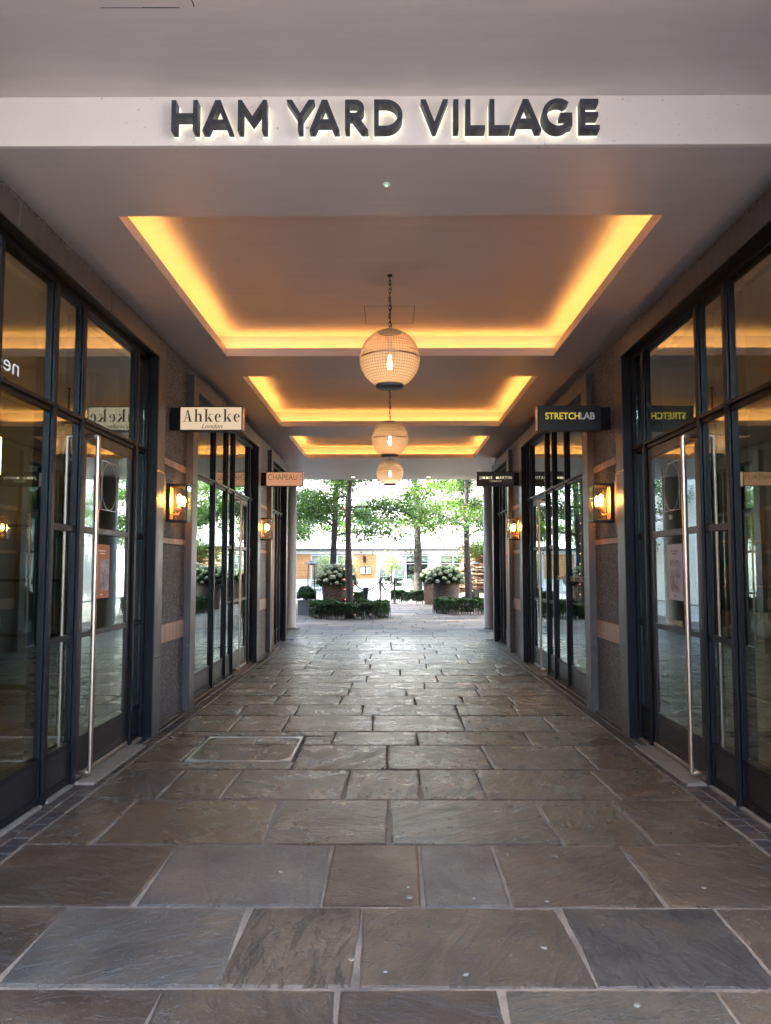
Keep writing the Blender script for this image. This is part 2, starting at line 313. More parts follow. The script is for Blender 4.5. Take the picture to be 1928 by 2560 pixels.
# ------------------------------------------------------------------ mesh helpers
class MB:
    def __init__(s): s.v = []; s.f = []; s.sm = []
    def quad(s, a, b, c, d, smooth=False):
        i = len(s.v); s.v += [tuple(a), tuple(b), tuple(c), tuple(d)]; s.f.append((i, i + 1, i + 2, i + 3)); s.sm.append(smooth)
    def box(s, x0, x1, y0, y1, z0, z1, bev=0.0):
        x0, x1 = min(x0, x1), max(x0, x1); y0, y1 = min(y0, y1), max(y0, y1); z0, z1 = min(z0, z1), max(z0, z1)
        i = len(s.v)
        if bev <= 0:
            s.v += [(x0, y0, z0), (x1, y0, z0), (x1, y1, z0), (x0, y1, z0), (x0, y0, z1), (x1, y0, z1), (x1, y1, z1), (x0, y1, z1)]
            fs = [(0, 3, 2, 1), (4, 5, 6, 7), (0, 1, 5, 4), (1, 2, 6, 5), (2, 3, 7, 6), (3, 0, 4, 7)]
            s.f += [tuple(i + k for k in f) for f in fs]; s.sm += [False] * 6
        else:
            bm = bmesh.new(); bmesh.ops.create_cube(bm, size=1)
            for v in bm.verts: v.co = Vector(((x0 + x1) / 2 + v.co.x * (x1 - x0), (y0 + y1) / 2 + v.co.y * (y1 - y0), (z0 + z1) / 2 + v.co.z * (z1 - z0)))
            b = min(bev, (x1 - x0) * .45, (y1 - y0) * .45, (z1 - z0) * .45)
            bmesh.ops.bevel(bm, geom=bm.edges[:], offset=b, segments=1, affect='EDGES', profile=0.5)
            bm.verts.index_update()
            s.v += [tuple(v.co) for v in bm.verts]
            for f in bm.faces: s.f.append(tuple(i + v.index for v in f.verts)); s.sm.append(False)
            bm.free()
        return s
    def lathe(s, prof, c=(0, 0, 0), seg=24, smooth=True, mod=None, axis='Z'):
        i = len(s.v); n = len(prof)
        for k in range(seg):
            a = 2 * math.pi * k / seg
            for j, (r, z) in enumerate(prof):
                rr = r * (mod(k, j) if mod else 1)
                p = (rr * math.cos(a), rr * math.sin(a), z)
                if axis == 'X': p = (p[2], p[0], p[1])
                if axis == 'Y': p = (p[0], p[2], p[1])
                s.v.append((c[0] + p[0], c[1] + p[1], c[2] + p[2]))
        for k in range(seg):
            k2 = (k + 1) % seg
            for j in range(n - 1):
                f = (i + k * n + j, i + k2 * n + j, i + k2 * n + j + 1, i + k * n + j + 1)
                s.f.append(f if axis != 'Y' else f[::-1]); s.sm.append(smooth)
        return s
    def tube(s, pts, rad, seg=8, cap=True, smooth=True, closed=False):
        pts = [Vector(p) for p in pts]; n = len(pts); i = len(s.v)
        rs = rad if isinstance(rad, (list, tuple)) else [rad] * n
        up = Vector((0, 0, 1)); prev = None
        for k, p in enumerate(pts):
            if closed: d = pts[(k + 1) % n] - pts[k - 1]
            else: d = pts[min(k + 1, n - 1)] - pts[max(k - 1, 0)]
            d = d.normalized() if d.length > 1e-9 else Vector((0, 0, 1))
            if prev is None:
                a = d.cross(up)
                if a.length < 1e-3: a = d.cross(Vector((1, 0, 0)))
            else: a = prev - d * prev.dot(d)
            a.normalize(); prev = a; b = d.cross(a)
            for q in range(seg):
                t = 2 * math.pi * q / seg
                s.v.append(tuple(p + (a * math.cos(t) + b * math.sin(t)) * rs[k]))
        for k in range(n if closed else n - 1):
            k2 = (k + 1) % n
            for q in range(seg):
                q2 = (q + 1) % seg
                s.f.append((i + k * seg + q, i + k * seg + q2, i + k2 * seg + q2, i + k2 * seg + q)); s.sm.append(smooth)
        if cap and not closed:
            s.f.append(tuple(i + q for q in range(seg))[::-1]); s.f.append(tuple(i + (n - 1) * seg + q for q in range(seg))); s.sm += [False, False]
        return s
    def mesh(s, name):
        me = bpy.data.meshes.new(name); me.from_pydata(s.v, [], s.f); me.polygons.foreach_set('use_smooth', s.sm); me.update(); return me
    def build(s, name, mat, parent=None, **kw): return link(name, s.mesh(name), mat, parent, **kw)

def link(name, me, mat, parent=None, loc=None, rot=None, kind=None):
    o = bpy.data.objects.new(name, me); COL.objects.link(o)
    if mat is not None and me is not None:
        if len(me.materials) == 0: me.materials.append(M[mat] if isinstance(mat, str) else mat)
    if parent is not None: o.parent = parent
    if loc is not None: o.location = loc
    if rot is not None: o.rotation_euler = rot
    if kind: o['kind'] = kind
    return o
def tag(o, label, cat, group=None):
    o['label'] = label; o['category'] = cat
    if group: o['group'] = group
    return o
def thing(name, label, cat, loc=(0, 0, 0), group=None, rz=0.0):
    o = bpy.data.objects.new(name, None); COL.objects.link(o); o.location = loc; o.rotation_euler = (0, 0, rz); o.empty_display_size = 0.1
    return tag(o, label, cat, group)
def struct(o): o['kind'] = 'structure'; return o
def B(name, x0, x1, y0, y1, z0, z1, mat, parent=None, bev=0.0): return MB().box(x0, x1, y0, y1, z0, z1, bev).build(name, mat, parent)
def quadcloud(verts, name, mat, parent=None, kind=None, loc=None):
    n = len(verts); me = bpy.data.meshes.new(name)
    me.vertices.add(n * 4); me.vertices.foreach_set('co', np.ascontiguousarray(verts, dtype=np.float32).reshape(-1))
    me.loops.add(n * 4); me.loops.foreach_set('vertex_index', np.arange(n * 4, dtype=np.int32))
    me.polygons.add(n); me.polygons.foreach_set('loop_start', np.arange(0, n * 4, 4, dtype=np.int32))
    me.update(calc_edges=True)
    return link(name, me, mat, parent, kind=kind, loc=loc)
def leaves(cen, length, width, flat=0.5, fold=0.25):
    n = len(cen); d = nrs.normal(size=(n, 3)); d[:, 2] *= flat; d /= np.linalg.norm(d, axis=1)[:, None]
    u = nrs.normal(size=(n, 3)) * 0.6 + np.array([0, 0, 1.0]); sd = np.cross(d, u); sd /= (np.linalg.norm(sd, axis=1)[:, None] + 1e-9)
    up = np.cross(sd, d); L = length * (0.65 + 0.7 * nrs.rand(n, 1)); Wd = width * (0.65 + 0.7 * nrs.rand(n, 1))
    m = cen + d * L * 0.45 + up * fold * Wd
    return np.stack([cen, m + sd * Wd * 0.5, cen + d * L, m - sd * Wd * 0.5], axis=1)
def curve_mesh(name, splines, depth, offset=0.0):
    cu = bpy.data.curves.new(name, 'CURVE'); cu.dimensions = '2D'; cu.fill_mode = 'BOTH'; cu.extrude = depth / 2; cu.offset = offset
    for pts in splines:
        sp = cu.splines.new('POLY'); sp.points.add(len(pts) - 1)
        for p, (x, y) in zip(sp.points, pts): p.co = (x, y, 0, 1)
        sp.use_cyclic_u = True
    o = bpy.data.objects.new(name, cu); COL.objects.link(o)
    me = bpy.data.meshes.new_from_object(o.evaluated_get(bpy.context.evaluated_depsgraph_get())); bpy.data.objects.remove(o); bpy.data.curves.remove(cu)
    me.name = name; me.materials.clear(); return me
def text_mesh(txt, size, depth=0.0006, shear=0.0, spacing=1.0, width=None, offset=0.0, outline=False, align='CENTER'):
    cu = bpy.data.curves.new('lettering', 'FONT'); cu.body = txt; cu.size = size; cu.extrude = depth / 2; cu.shear = shear; cu.space_character = spacing
    cu.align_x = align; cu.align_y = 'BOTTOM_BASELINE'; cu.offset = offset
    if outline: cu.fill_mode = 'NONE'; cu.bevel_depth = size * 0.022; cu.extrude = 0; cu.bevel_resolution = 0
    o = bpy.data.objects.new('lettering', cu); COL.objects.link(o)
    me = bpy.data.meshes.new_from_object(o.evaluated_get(bpy.context.evaluated_depsgraph_get())); bpy.data.objects.remove(o); bpy.data.curves.remove(cu)
    me.materials.clear()
    if width:
        xs = [v.co.x for v in me.vertices]; k = width / (max(xs) - min(xs)); c = (max(xs) + min(xs)) / 2
        for v in me.vertices: v.co.x = (v.co.x - c) * k
    return me

# ------------------------------------------------------------------ ground and paving
gnd = MB(); gnd.quad((-400, -300, -0.045), (400, -300, -0.045), (400, 500, -0.045), (-400, 500, -0.045))
struct(gnd.build('ground', 'ground'))
bed = MB(); bed.box(-3.9, 3.9, 0.2, 31.4, -0.04, -0.013)
bedo = struct(bed.build('paving', 'mortar'))
B('pale_mortar', -3.89, 3.89, 0.21, 5.4, -.0125, -.0055, 'mortarpale', bedo)
for s_ in (-1, 1): B('pale_mortar', s_ * 1.97, s_ * 2.30, 5.401, 15.72, -.0125, -.008, 'mortarpale', bedo)
MANHOLE = (-1.585, -0.765, 6.06, 6.90)
def slab(x0, x1, y0, y1, tone=1.0, ripple=0.5, gap=0.007, z=0.0, parent=None, name='paving_slab'):
    cx, cyy = (x0 + x1) / 2, (y0 + y1) / 2; w, d = (x1 - x0) / 2 - gap, (y1 - y0) / 2 - gap
    if w < 0.03 or d < 0.03: return
    ring = []
    nx, ny = max(2, min(6, int(w * 2 / 0.16))), max(2, min(5, int(d * 2 / 0.16)))
    skew = rnd.uniform(-0.012, 0.012)
    for k in range(nx): ring.append((-w + 2 * w * k / nx, -d))
    for k in range(ny): ring.append((w, -d + 2 * d * k / ny))
    for k in range(nx): ring.append((w - 2 * w * k / nx, d))
    for k in range(ny): ring.append((-w, d - 2 * d * k / ny))
    j = [(x + rnd.uniform(-.004, .004) + skew * y / max(d, .1), y + rnd.uniform(-.004, .004)) for x, y in ring]
    n = len(j); hz = rnd.uniform(-0.0015, 0.0015) + z; tx, ty = rnd.uniform(-.004, .004), rnd.uniform(-.004, .004)
    mb = MB()
    for (x, y) in j: mb.v.append((x, y, -0.03))
    for (x, y) in j: mb.v.append((x, y, hz - 0.006 + x * tx + y * ty + rnd.uniform(-.0008, .0008)))
    for (x, y) in j:
        e = 0.009 + rnd.uniform(0, .006); mb.v.append((x * (1 - e / w), y * (1 - e / d), hz + x * tx + y * ty))
    for a in range(2):
        for k in range(n):
            k2 = (k + 1) % n; mb.f.append((a * n + k, a * n + k2, (a + 1) * n + k2, (a + 1) * n + k)); mb.sm.append(False)
    mb.f.append(tuple(range(2 * n, 3 * n))); mb.sm.append(False)
    o = mb.build(name, 'stone', parent or bedo); o.location = (cx, cyy, 0); o['tone'] = tone * .58; o['ripple'] = ripple; o['dry'] = max(min(.4, max(0.0, (cyy - 15.5) * .13)), min(.2, max(0.0, (4.8 - cyy) * .12)))
    return o
EDGE = 1.975
rows = [(1.55, 2.2, [-0.9, 0.1, 0.95]), (2.2, 2.857, [-0.804, -0.174, 0.391, 1.144]), (2.857, 3.513, [-1.428, -0.616, -0.124, 0.743, 1.417]), (3.513, 4.27, [-1.141, -0.309, 0.151, 0.544, 1.229]),
        (4.27, 5.076, [-1.621, -0.691, -0.007, 0.928, 1.42]), (5.076, 5.809, [-1.504, -1.091, -0.301, 0.205, 0.628, 1.471]), (5.809, 6.586, [-0.737, -0.021, 0.761, 1.536]),
        (6.586, 7.118, [-0.495, 0.239, 1.2]), (7.118, 7.868, [-1.473, -0.995, -0.167, 0.697, 1.516])]
tones = {(2, 2): (0.95, 0.9), (3, 3): (1.35, 0.2), (3, 1): (1.15, 0.15), (4, 2): (1.1, 1.3), (4, 3): (1.0, 1.2), (5, 2): (1.1, 0.9), (5, 3): (1.1, 1.4), (5, 4): (0.9, 1.3), (5, 5): (1.1, 1.0), (4, 1): (0.85, 0.2), (2, 1): (0.85, 0.35)}
ye = [7.868, 8.47, 9.04, 9.56, 10.08, 10.7, 11.36, 11.96, 12.59, 13.3, 13.86, 14.34, 14.92, 15.38, 15.97, 16.5]
while ye[-1] < 30.9: ye.append(ye[-1] + rnd.uniform(0.52, 0.72))
for a, b in zip(ye[:-1], ye[1:]):
    hw = EDGE if b < 16.0 else (3.2 if b < 24 else 2.9)
    xs = []; x = -hw + rnd.uniform(0.35, 0.9)
    while x < hw - 0.35: xs.append(x); x += rnd.uniform(0.5, 1.1) * (1.0 if a < 17 else 1.25)
    rows.append((a, b, xs))
def cut_manhole(x0, x1, y0, y1):
    mx0, mx1, my0, my1 = MANHOLE[0] - .02, MANHOLE[1] + .02, MANHOLE[2] - .02, MANHOLE[3] + .02
    if x1 <= mx0 or x0 >= mx1 or y1 <= my0 or y0 >= my1: return [(x0, x1, y0, y1)]
    out = []
    if y0 < my0 - .03: out.append((x0, x1, y0, my0))
    if y1 > my1 + .03: out.append((x0, x1, my1, y1))
    yy0, yy1 = max(y0, my0), min(y1, my1)
    if x0 < mx0 - .03: out.append((x0, mx0, yy0, yy1))
    if x1 > mx1 + .03: out.append((mx1, x1, yy0, yy1))
    return out
for ri, (a, b, xs) in enumerate(rows):
    hw = EDGE if b < 16.0 else (3.2 if b < 24 else 2.9)
    e = [-hw] + xs + [hw]
    for ci, (p, q) in enumerate(zip(e[:-1], e[1:])):
        t, rp = tones.get((ri, ci), (rnd.uniform(0.72, 1.25), rnd.choice([0.15, 0.3, 0.5, 0.8, 1.1]) * (0.6 if ri < 4 else 1.5)))
        if ri > 8: t = rnd.choice([.42, .6, .75, .9, 1.0, 1.15, 1.4, 1.9])
        for (x0, x1, y0, y1) in cut_manhole(p, q, a, b): slab(x0, x1, y0, y1, t, rp, .007 if ri < 5 else (.008 if ri < 9 else .011))
# recessed manhole cover with stone inlay
x0, x1, y0, y1 = MANHOLE
mh = thing('manhole_cover', 'stone-filled manhole cover with a thin bright metal frame, left of the passage centre', 'manhole cover', ((x0 + x1) / 2, (y0 + y1) / 2, 0))
fr = MB(); w2, d2 = (x1 - x0) / 2, (y1 - y0) / 2
for (a, b, c, d) in ((-w2, w2, -d2, -d2 + .014), (-w2, w2, d2 - .014, d2), (-w2, -w2 + .014, -d2 + .014, d2 - .014), (w2 - .014, w2, -d2 + .014, d2 - .014)): fr.box(a, b, c, d, -0.03, 0.002)
for sx in (-1, 1):
    for sy in (-1, 1):
        cx, cyy = sx * (w2 - .014), sy * (d2 - .014); i = len(fr.v)
        fr.v += [(cx, cyy, .0018), (cx - sx * .085, cyy, .0018), (cx, cyy - sy * .085, .0018)]; fr.f.append((i, i + 1, i + 2) if sx * sy > 0 else (i, i + 2, i + 1)); fr.sm.append(False)
fr.build('frame', 'steel', mh)
for (a, b, c, d, t) in ((-w2 + .016, w2 - .016, -d2 + .016, .13, .95), (-w2 + .016, .02, .13, d2 - .016, 1.15), (.02, w2 - .016, .13, d2 - .016, 1.0)):
    o = slab(a, b, c, d, t, 0.8, 0.004, -0.003, mh, 'stone_inlay'); o['dry'] = 0.0
# dark brick edging along both shopfronts
bm_ = MB().box(-.0505, .0505, -.055, .055, -.035, 0, .005).mesh('brick'); rest = MB()
cnt = 0
for k in list(range(106)) + list(range(-18, 0)):
    y = 3.62 + k * 0.1145
    for s in (-1, 1):
        for rr in (0, 1):
            x = s * (EDGE + 0.010 + 0.0505 + rr * 0.1075)
            if cnt < 300: link('brick', bm_, 'brick', bedo, (x + rnd.uniform(-.001, .001), y + rnd.uniform(-.001, .001), rnd.uniform(-.003, .0005)), (rnd.uniform(-.01, .01), rnd.uniform(-.01, .01), rnd.uniform(-.01, .01))); cnt += 1
            else: rest.box(x - .0505, x + .0505, y - .055, y + .055, -.035, rnd.uniform(-.003, 0), .004)
rest.build('brick_edging', 'brick', bedo, kind='stuff')

# ------------------------------------------------------------------ building mass above the passage, ceiling, coffers
FA, FP, FR = 2.09, 2.16, 2.19
bld = thing('passage_building', 'mauve-grey rendered building spanning over the covered passage', 'building', (0, 3.89, 3.7))
def P(o, par): o.parent = par; o.matrix_parent_inverse = Matrix.Translation(par.location).inverted(); return o
P(B('upper_block', -14, 14, 1.5, 19.55, 4.0, 9.5, 'plaster'), bld)
P(B('entrance_soffit', -6.6, 6.6, 1.5, 3.888, 3.965, 3.999, 'plaster'), bld)
P(B('fascia_beam', -6.6, 6.6, 3.89, 3.92, 3.699, 3.998, 'fascia', bev=0.002), bld)
P(B('corner_mark', -1.10, -0.93, 3.236, 3.240, 3.9635, 3.9645, 'black'), bld)
hb = MB(); hb.box(-.866, -.862, 2.7, 3.234, 3.9632, 3.9646); hb.box(-1.28, -1.104, 3.2365, 3.2395, 3.9638, 3.9646); P(hb.build('access_panel_joint', 'black'), bld)
CX = 1.715
COF = [(4.71, 7.95), (8.83, 12.03), (12.95, 15.65)]
ce_ = MB()
ys = [3.922] + [v for c in COF for v in c] + [19.55]
ZC, ZT = 3.70, 3.945
for a, b in zip(ys[0::2], ys[1::2]): ce_.box(-CX - .002, CX + .002, a, b, ZC, ZC + .06)
ce_.box(-6.6, -CX, 3.922, 19.55, ZC + .0003, ZC + .06); ce_.box(CX, 6.6, 3.922, 19.55, ZC + .0003, ZC + .06)
ceil = struct(ce_.build('ceiling', 'plaster'))
for q, (a, b) in enumerate(COF):
    co = MB(); L = 0.13
    co.box(-CX - L, CX + L, a - L, b + L, ZT, ZT + .02)                      # upper ceiling of the tray
    for (x0, x1, y0, y1) in ((-CX - L - .02, -CX - L, a - L, b + L), (CX + L, CX + L + .02, a - L, b + L), (-CX - L, CX + L, a - L - .02, a - L), (-CX - L, CX + L, b + L, b + L + .02)): co.box(x0, x1, y0, y1, ZC + .061, ZT - .0005)
    for (x0, x1, y0, y1) in ((-CX - .012, -CX, a - .012, b + .012), (CX, CX + .012, a - .012, b + .012), (-CX, CX, a - .012, a), (-CX, CX, b, b + .012)): co.box(x0, x1, y0, y1, ZC + .0605, ZC + .085)   # upstand lip
    t = co.build('tray_recess', 'plaster', ceil)
    ld = MB(); z0 = ZC + .064
    for (x0, x1, y0, y1) in ((-CX - .040, -CX - .022, a - .02, b + .02), (CX + .022, CX + .040, a - .02, b + .02), (-CX, CX, a - .040, a - .022), (-CX, CX, b + .022, b + .040)): ld.box(x0, x1, y0, y1, z0, z0 + .006)
    ld.build('led_strip', 'led', t)
    hy = (a + b) / 2 + 0.78
    hh = MB()
    for (x0, x1, y0, y1) in ((-.243, .237, hy, hy + .004), (-.243, .237, hy + .53, hy + .534), (-.243, -.239, hy + .004, hy + .53), (.233, .237, hy + .004, hy + .53)): hh.box(x0, x1, y0, y1, ZT - .0012, ZT - .0004)
    if q == 0: hh.build('access_hatch', 'black', t)
for x in (-0.913, 0.954):
    d = thing('downlight', 'small recessed downlight in the far ceiling, %s of the two' % ('left' if x < 0 else 'right'), 'downlight', (x, 19.02, ZC), 'downlights at the courtyard end')
    MB().lathe([(.062, -.004), (.062, 0), (.045, -.001), (.045, -.004), (.062, -.004)], seg=20).build('rim', 'steel', d)
    MB().lathe([(.0, -.0015), (.044, -.0015)], seg=20).build('lens', 'downlight', d)
dt = thing('smoke_detector', 'tiny white ceiling detector with a green light behind the fascia', 'detector', (-0.02, 4.309, ZC))
MB().lathe([(0, -.012), (.012, -.012), (.022, -.008), (.026, -.001), (.026, 0)], seg=20).build('housing', 'paper', dt)
MB().lathe([(0, -.018), (.006, -.016), (.008, -.0121)], (.001, -.008, 0), seg=10).build('green_light', 'greenled', dt)

# ------------------------------------------------------------------ stone side walls with granite piers
BAYS = [(3.0, 6.87), (8.33, 12.2), (13.75, 15.55)]
AW = 0.22; HEAD, ARCH = 3.40, 3.55
for s, wname in ((-1, 'wall_left'), (1, 'wall_right')):
    core = MB()                                   # backing core of the piers and the bulkhead
    edges = [(1.5, BAYS[0][0] - .02), (BAYS[0][1] + .02, BAYS[1][0] - .02), (BAYS[1][1] + .02, BAYS[2][0] - .02), (BAYS[2][1] + .02, 15.75)]
    for a, b in edges: core.box(s * 2.20, s * 2.46, a, b, 0.0, 3.69)
    core.box(s * 2.24, s * 2.46, 1.5, 15.75, HEAD + .03, 3.699)
    wall = struct(core.build(wname, 'black'))
    ZS = [(0.012, .763, 'granite_panel'), (.766, .945, 'stone_band'), (.948, 1.713, 'granite_panel'), (1.716, 1.772, 'stone_band'), (1.775, 2.472, 'granite_panel'), (2.475, 2.543, 'stone_band'), (2.546, 3.15, 'granite_panel'), (3.154, 3.652, 'granite_panel')]
    for a, b in ((1.5, BAYS[0][0] - AW), (BAYS[0][1] + AW, BAYS[1][0] - AW), (BAYS[1][1] + AW, BAYS[2][0] - AW)):
        for z0, z1, nm in ZS:
            B(nm, s * (FP - (.004 if nm == 'stone_band' else 0)), s * 2.1995, a + .002, b - .002, z0, z1, 'granite' if nm[0] == 'g' else 'band', wall, .003)
        B('base_fillet', s * (FP - .016), s * (FP - .0005), a + .003, b - .003, -.006, .011, 'threshold', wall)
    for bi, (a, b) in enumerate(BAYS):
        jam = [(a - AW, a)] + ([(b, b + AW)] if bi < 2 else [(b, b + .20)])
        for (p, q) in jam:
            for z0, z1 in ((-.004, .68), (.683, 2.35), (2.353, HEAD - .0005)): B('architrave_block', s * FA, s * 2.30, p, q, z0, z1, 'architrave', wall, .004)
        n = 3 if bi < 2 else 2; tot = b - a + 2 * AW
        for k in range(n):
            B('architrave_head', s * FA, s * 2.30, a - AW + tot * k / n + .0015, a - AW + tot * (k + 1) / n - .0015, HEAD, ARCH, 'architrave', wall, .004)
        m = 4
        for k in range(m): B('frieze_panel', s * FP, s * 2.239, a - AW + .001 + tot * k / m, a - AW - .001 + tot * (k + 1) / m, ARCH + .003, 3.652, 'granite', wall, .002)
    # return wall facing the courtyard and side of the loggia
    B('return_wall', s * 2.47, s * 6.6, 15.58, 15.75, 0, 3.699, 'architrave', wall)
    B('loggia_side_wall', s * 6.6, s * 6.8, 1.5, 19.5, 0, 3.99, 'whitewall', wall)
    B('street_return_wall', s * 2.47, s * 6.6, 1.5, 1.65, 0, 3.96, 'architrave', wall)
    B('upper_infill', s * 2.10, s * 2.46, 1.5, 3.88, 3.70, 3.964, 'architrave', wall)
for s in (-1, 1):
    c = thing('round_column', 'smooth round cream column at the courtyard end of the passage, %s side' % ('left' if s < 0 else 'right'), 'column', (s * 2.58, 18.85, 0), 'columns at the courtyard end')
    MB().lathe([(.0, 0), (.30, 0), (.30, .03), (.292, .034), (.292, 3.66), (.0, 3.66)], seg=40).build('shaft', 'column', c)
    MB().lathe([(.292, 3.661), (.31, 3.665), (.31, 3.698), (0, 3.698)], seg=40).build('collar', 'plaster', c)

# ------------------------------------------------------------------ shop rooms
yb = [1.65, 7.6, 12.97, 15.58]
for s in (-1, 1):
    for k in range(3):
        a, b = yb[k] + .06, yb[k + 1] - .06; nm = ('left' if s < 0 else 'right')
        fl = struct(B('shop_floor', s * 2.30, s * 6.59, a, b, -.02, .004, 'wood'))
        w = MB(); w.box(s * 6.5, s * 6.59, a, b, .005, 3.45); w.box(s * 2.47, s * 6.499, a, a + .05, .005, 3.45); w.box(s * 2.47, s * 6.499, b - .05, b, .005, 3.45)
        w.build('shop_wall', 'shopwall', fl)
        B('shop_ceiling', s * 2.47, s * 6.59, a, b, 3.455, 3.50, 'shopceil', fl)

# ------------------------------------------------------------------ shopfronts
TR = 2.523
SHOPS = {(-1, 0): 'dark steel shopfront in the left foreground with an orange poster on its door', (1, 0): 'dark steel shopfront in the right foreground with a pale poster on its door',
         (-1, 1): 'dark steel shopfront under the Ahkeke sign, reflecting the courtyard trees', (1, 1): 'dark steel shopfront with white stretching lettering under the STRETCHLAB sign',
         (-1, 2): 'narrow dark shopfront beyond the CHAPEAU sign, next to the left column', (1, 2): 'narrow dark shopfront beyond the JIMMIE MARTIN sign, next to the right column'}
doors = {}
def shopfront(s, bi):
    a, b = BAYS[bi]
    if bi < 2: p1, pA, pB, pC = b - 2.67, b - 1.94, b - 1.48, b - .318
    t = thing('shopfront', SHOPS[(s, bi)], 'shopfront', (s * 2.24, (a + b) / 2, 0), 'shopfronts along the passage')
    ox, oy = s * 2.24, (a + b) / 2
    def bx(nm, x0, x1, y0, y1, z0, z1, mat='frame', par=t, bev=.002, off=None):
        return MB().box(s * x0 - ox, s * x1 - ox, y0 - oy, y1 - oy, z0, z1, bev).build(nm, mat, par)
    def post(y, w=.07, nose=.05):
        mb = MB(); mb.box(s * FR - ox, s * 2.29 - ox, y - w / 2 - oy, y + w / 2 - oy, .004, HEAD - .05, .002)
        mb.box(s * (FR - .022) - ox, s * (FR - .0005) - ox, y - nose / 2 - oy, y + nose / 2 - oy, .003, HEAD - .052, .004)
        return mb.build('mullion', 'frame', t)
    posts = [a + .03, p1, pA, pB, pC, b - .03] if bi < 2 else [a + .03, 14.42, 14.82, 15.18, b - .03]
    for i, y in enumerate(posts): post(y, .05 if i in (0, len(posts) - 1) else .074)
    bx('head_rail', FR - .01, 2.29, a + .001, b - .001, HEAD - .048, HEAD - .002)
    bx('inner_head', 2.235, 2.289, a + .002, b - .002, HEAD - .12, HEAD - .05)
    for i in range(len(posts) - 1):
        y0, y1 = posts[i] + (.038 if i else .031), posts[i + 1] - (.038 if i < len(posts) - 2 else .031)
        door = (bi < 2 and i == 3) or (bi == 2 and i == 0); narrow = bi < 2 and i in (2, 4)
        tb = MB(); tb.box(s * (FR - .004) - ox, s * 2.28 - ox, y0 - oy, y1 - oy, TR - .028, TR + .028, .003); tb.box(s * (FR - .030) - ox, s * (FR - .0045) - ox, y0 - .02 - oy, y1 + .02 - oy, TR + .004, TR + .03, .003); tb.build('transom', 'frame', t)
        gx0, gx1 = 2.203, 2.206
        bx('upper_pane', gx0, gx1, y0 - .004, y1 + .004, TR + .026, HEAD - .05, 'glass', bev=0)
        if not door:
            bx('kick_panel', 2.200, 2.25, y0, y1, .062, .262, 'doorframe')
            for z0, z1, x in ((.02, .06, FR), (.262, .298, FR + .001)): bx('rail', x, 2.27, y0 - .001, y1 + .001, z0, z1)
            if narrow:
                for z0, z1 in ((.992, 1.03), (1.735, 1.782)): bx('rail', FR + .001, 2.26, y0, y1, z0, z1)
            if narrow:
                for z0, z1 in ((.297, .993), (1.029, 1.736), (1.781, TR - .027)): bx('pane', gx0, gx1, y0 - .004, y1 + .004, z0, z1, 'glass', bev=0)
            else: bx('pane', gx0, gx1, y0 - .004, y1 + .004, .297, TR - .027, 'glass', bev=0)
            bx('sill_strip', FR - .03, FR + .003, y0, y1, -.003, .016, 'threshold')
        else:
            st = .085; y0 += .004; y1 -= .004; f = MB(); X0, X1 = 2.192, 2.246
            dz = TR - .034
            f.box(s * X0 - ox, s * X1 - ox, y0 - oy, y0 + st - oy, .022, dz, .003); f.box(s * X0 - ox, s * X1 - ox, y1 - st - oy, y1 - oy, .022, dz, .003)
            for z0, z1 in ((dz - .085, dz - .001), (1.735, 1.785), (.99, 1.03), (.262, .30), (.023, .10)): f.box(s * X0 - ox, s * X1 - ox, y0 + st - .001 - oy, y1 - st + .001 - oy, z0, z1, .003)
            d = f.build('door', 'doorframe', t)
            bx('kick_panel', 2.200, 2.245, y0 + st, y1 - st, .10, .262, 'doorframe', d)
            bx('weather_strip', 2.180, 2.1915, y0 + .01, y1 - .01, .022, .05, 'steel', d)
            for z0, z1 in ((.30, .991), (1.029, 1.736), (1.784, dz - .084)): bx('pane', gx0, gx1, y0 + st - .004, y1 - st + .004, z0, z1, 'glass', d, 0)
            hy = y0 + .045; hx = s * 2.095
            h = MB(); pts = [(s * 2.2, hy, 2.43), (hx + s * .012, hy, 2.43), (hx + s * .004, hy, 2.427), (hx, hy, 2.418), (hx, hy, 1.2), (hx, hy, .072), (hx + s * .004, hy, .063), (hx + s * .012, hy, .06), (s * 2.2, hy, .06)]
            h.tube([(x - ox, y - oy, z) for x, y, z in pts], .0165, 14); h.build('pull_handle', 'bronze', d)
            bx('lock_plate', 2.186, 2.1915, y0 + .012, y0 + .03, 1.06, 1.13, 'steel', d)
            bx('floor_pivot', 2.165, 2.1915, y0 + .004, y0 + .07, .004, .02, 'blackmetal', d)
            bx('threshold', 2.035, 2.1945, y0 - .03, y1 + .03, -.02, .013, 'threshold', bev=.004)
            doors[(s, bi)] = (y0 + st, y1 - st)
    bx('jamb_lining', FA + .004, FR - .001, b - .008, b - .001, .001, HEAD - .009, bev=.001)
    bx('jamb_lining', FA + .004, FR - .001, a + .001, a + .008, .001, HEAD - .009, bev=.001)
    bx('head_lining', FA + .004, FR - .012, a + .001, b - .001, HEAD - .008, HEAD - .001, bev=.001)
    return t
for bi in range(3):
    for s in (-1, 1): shopfront(s, bi)

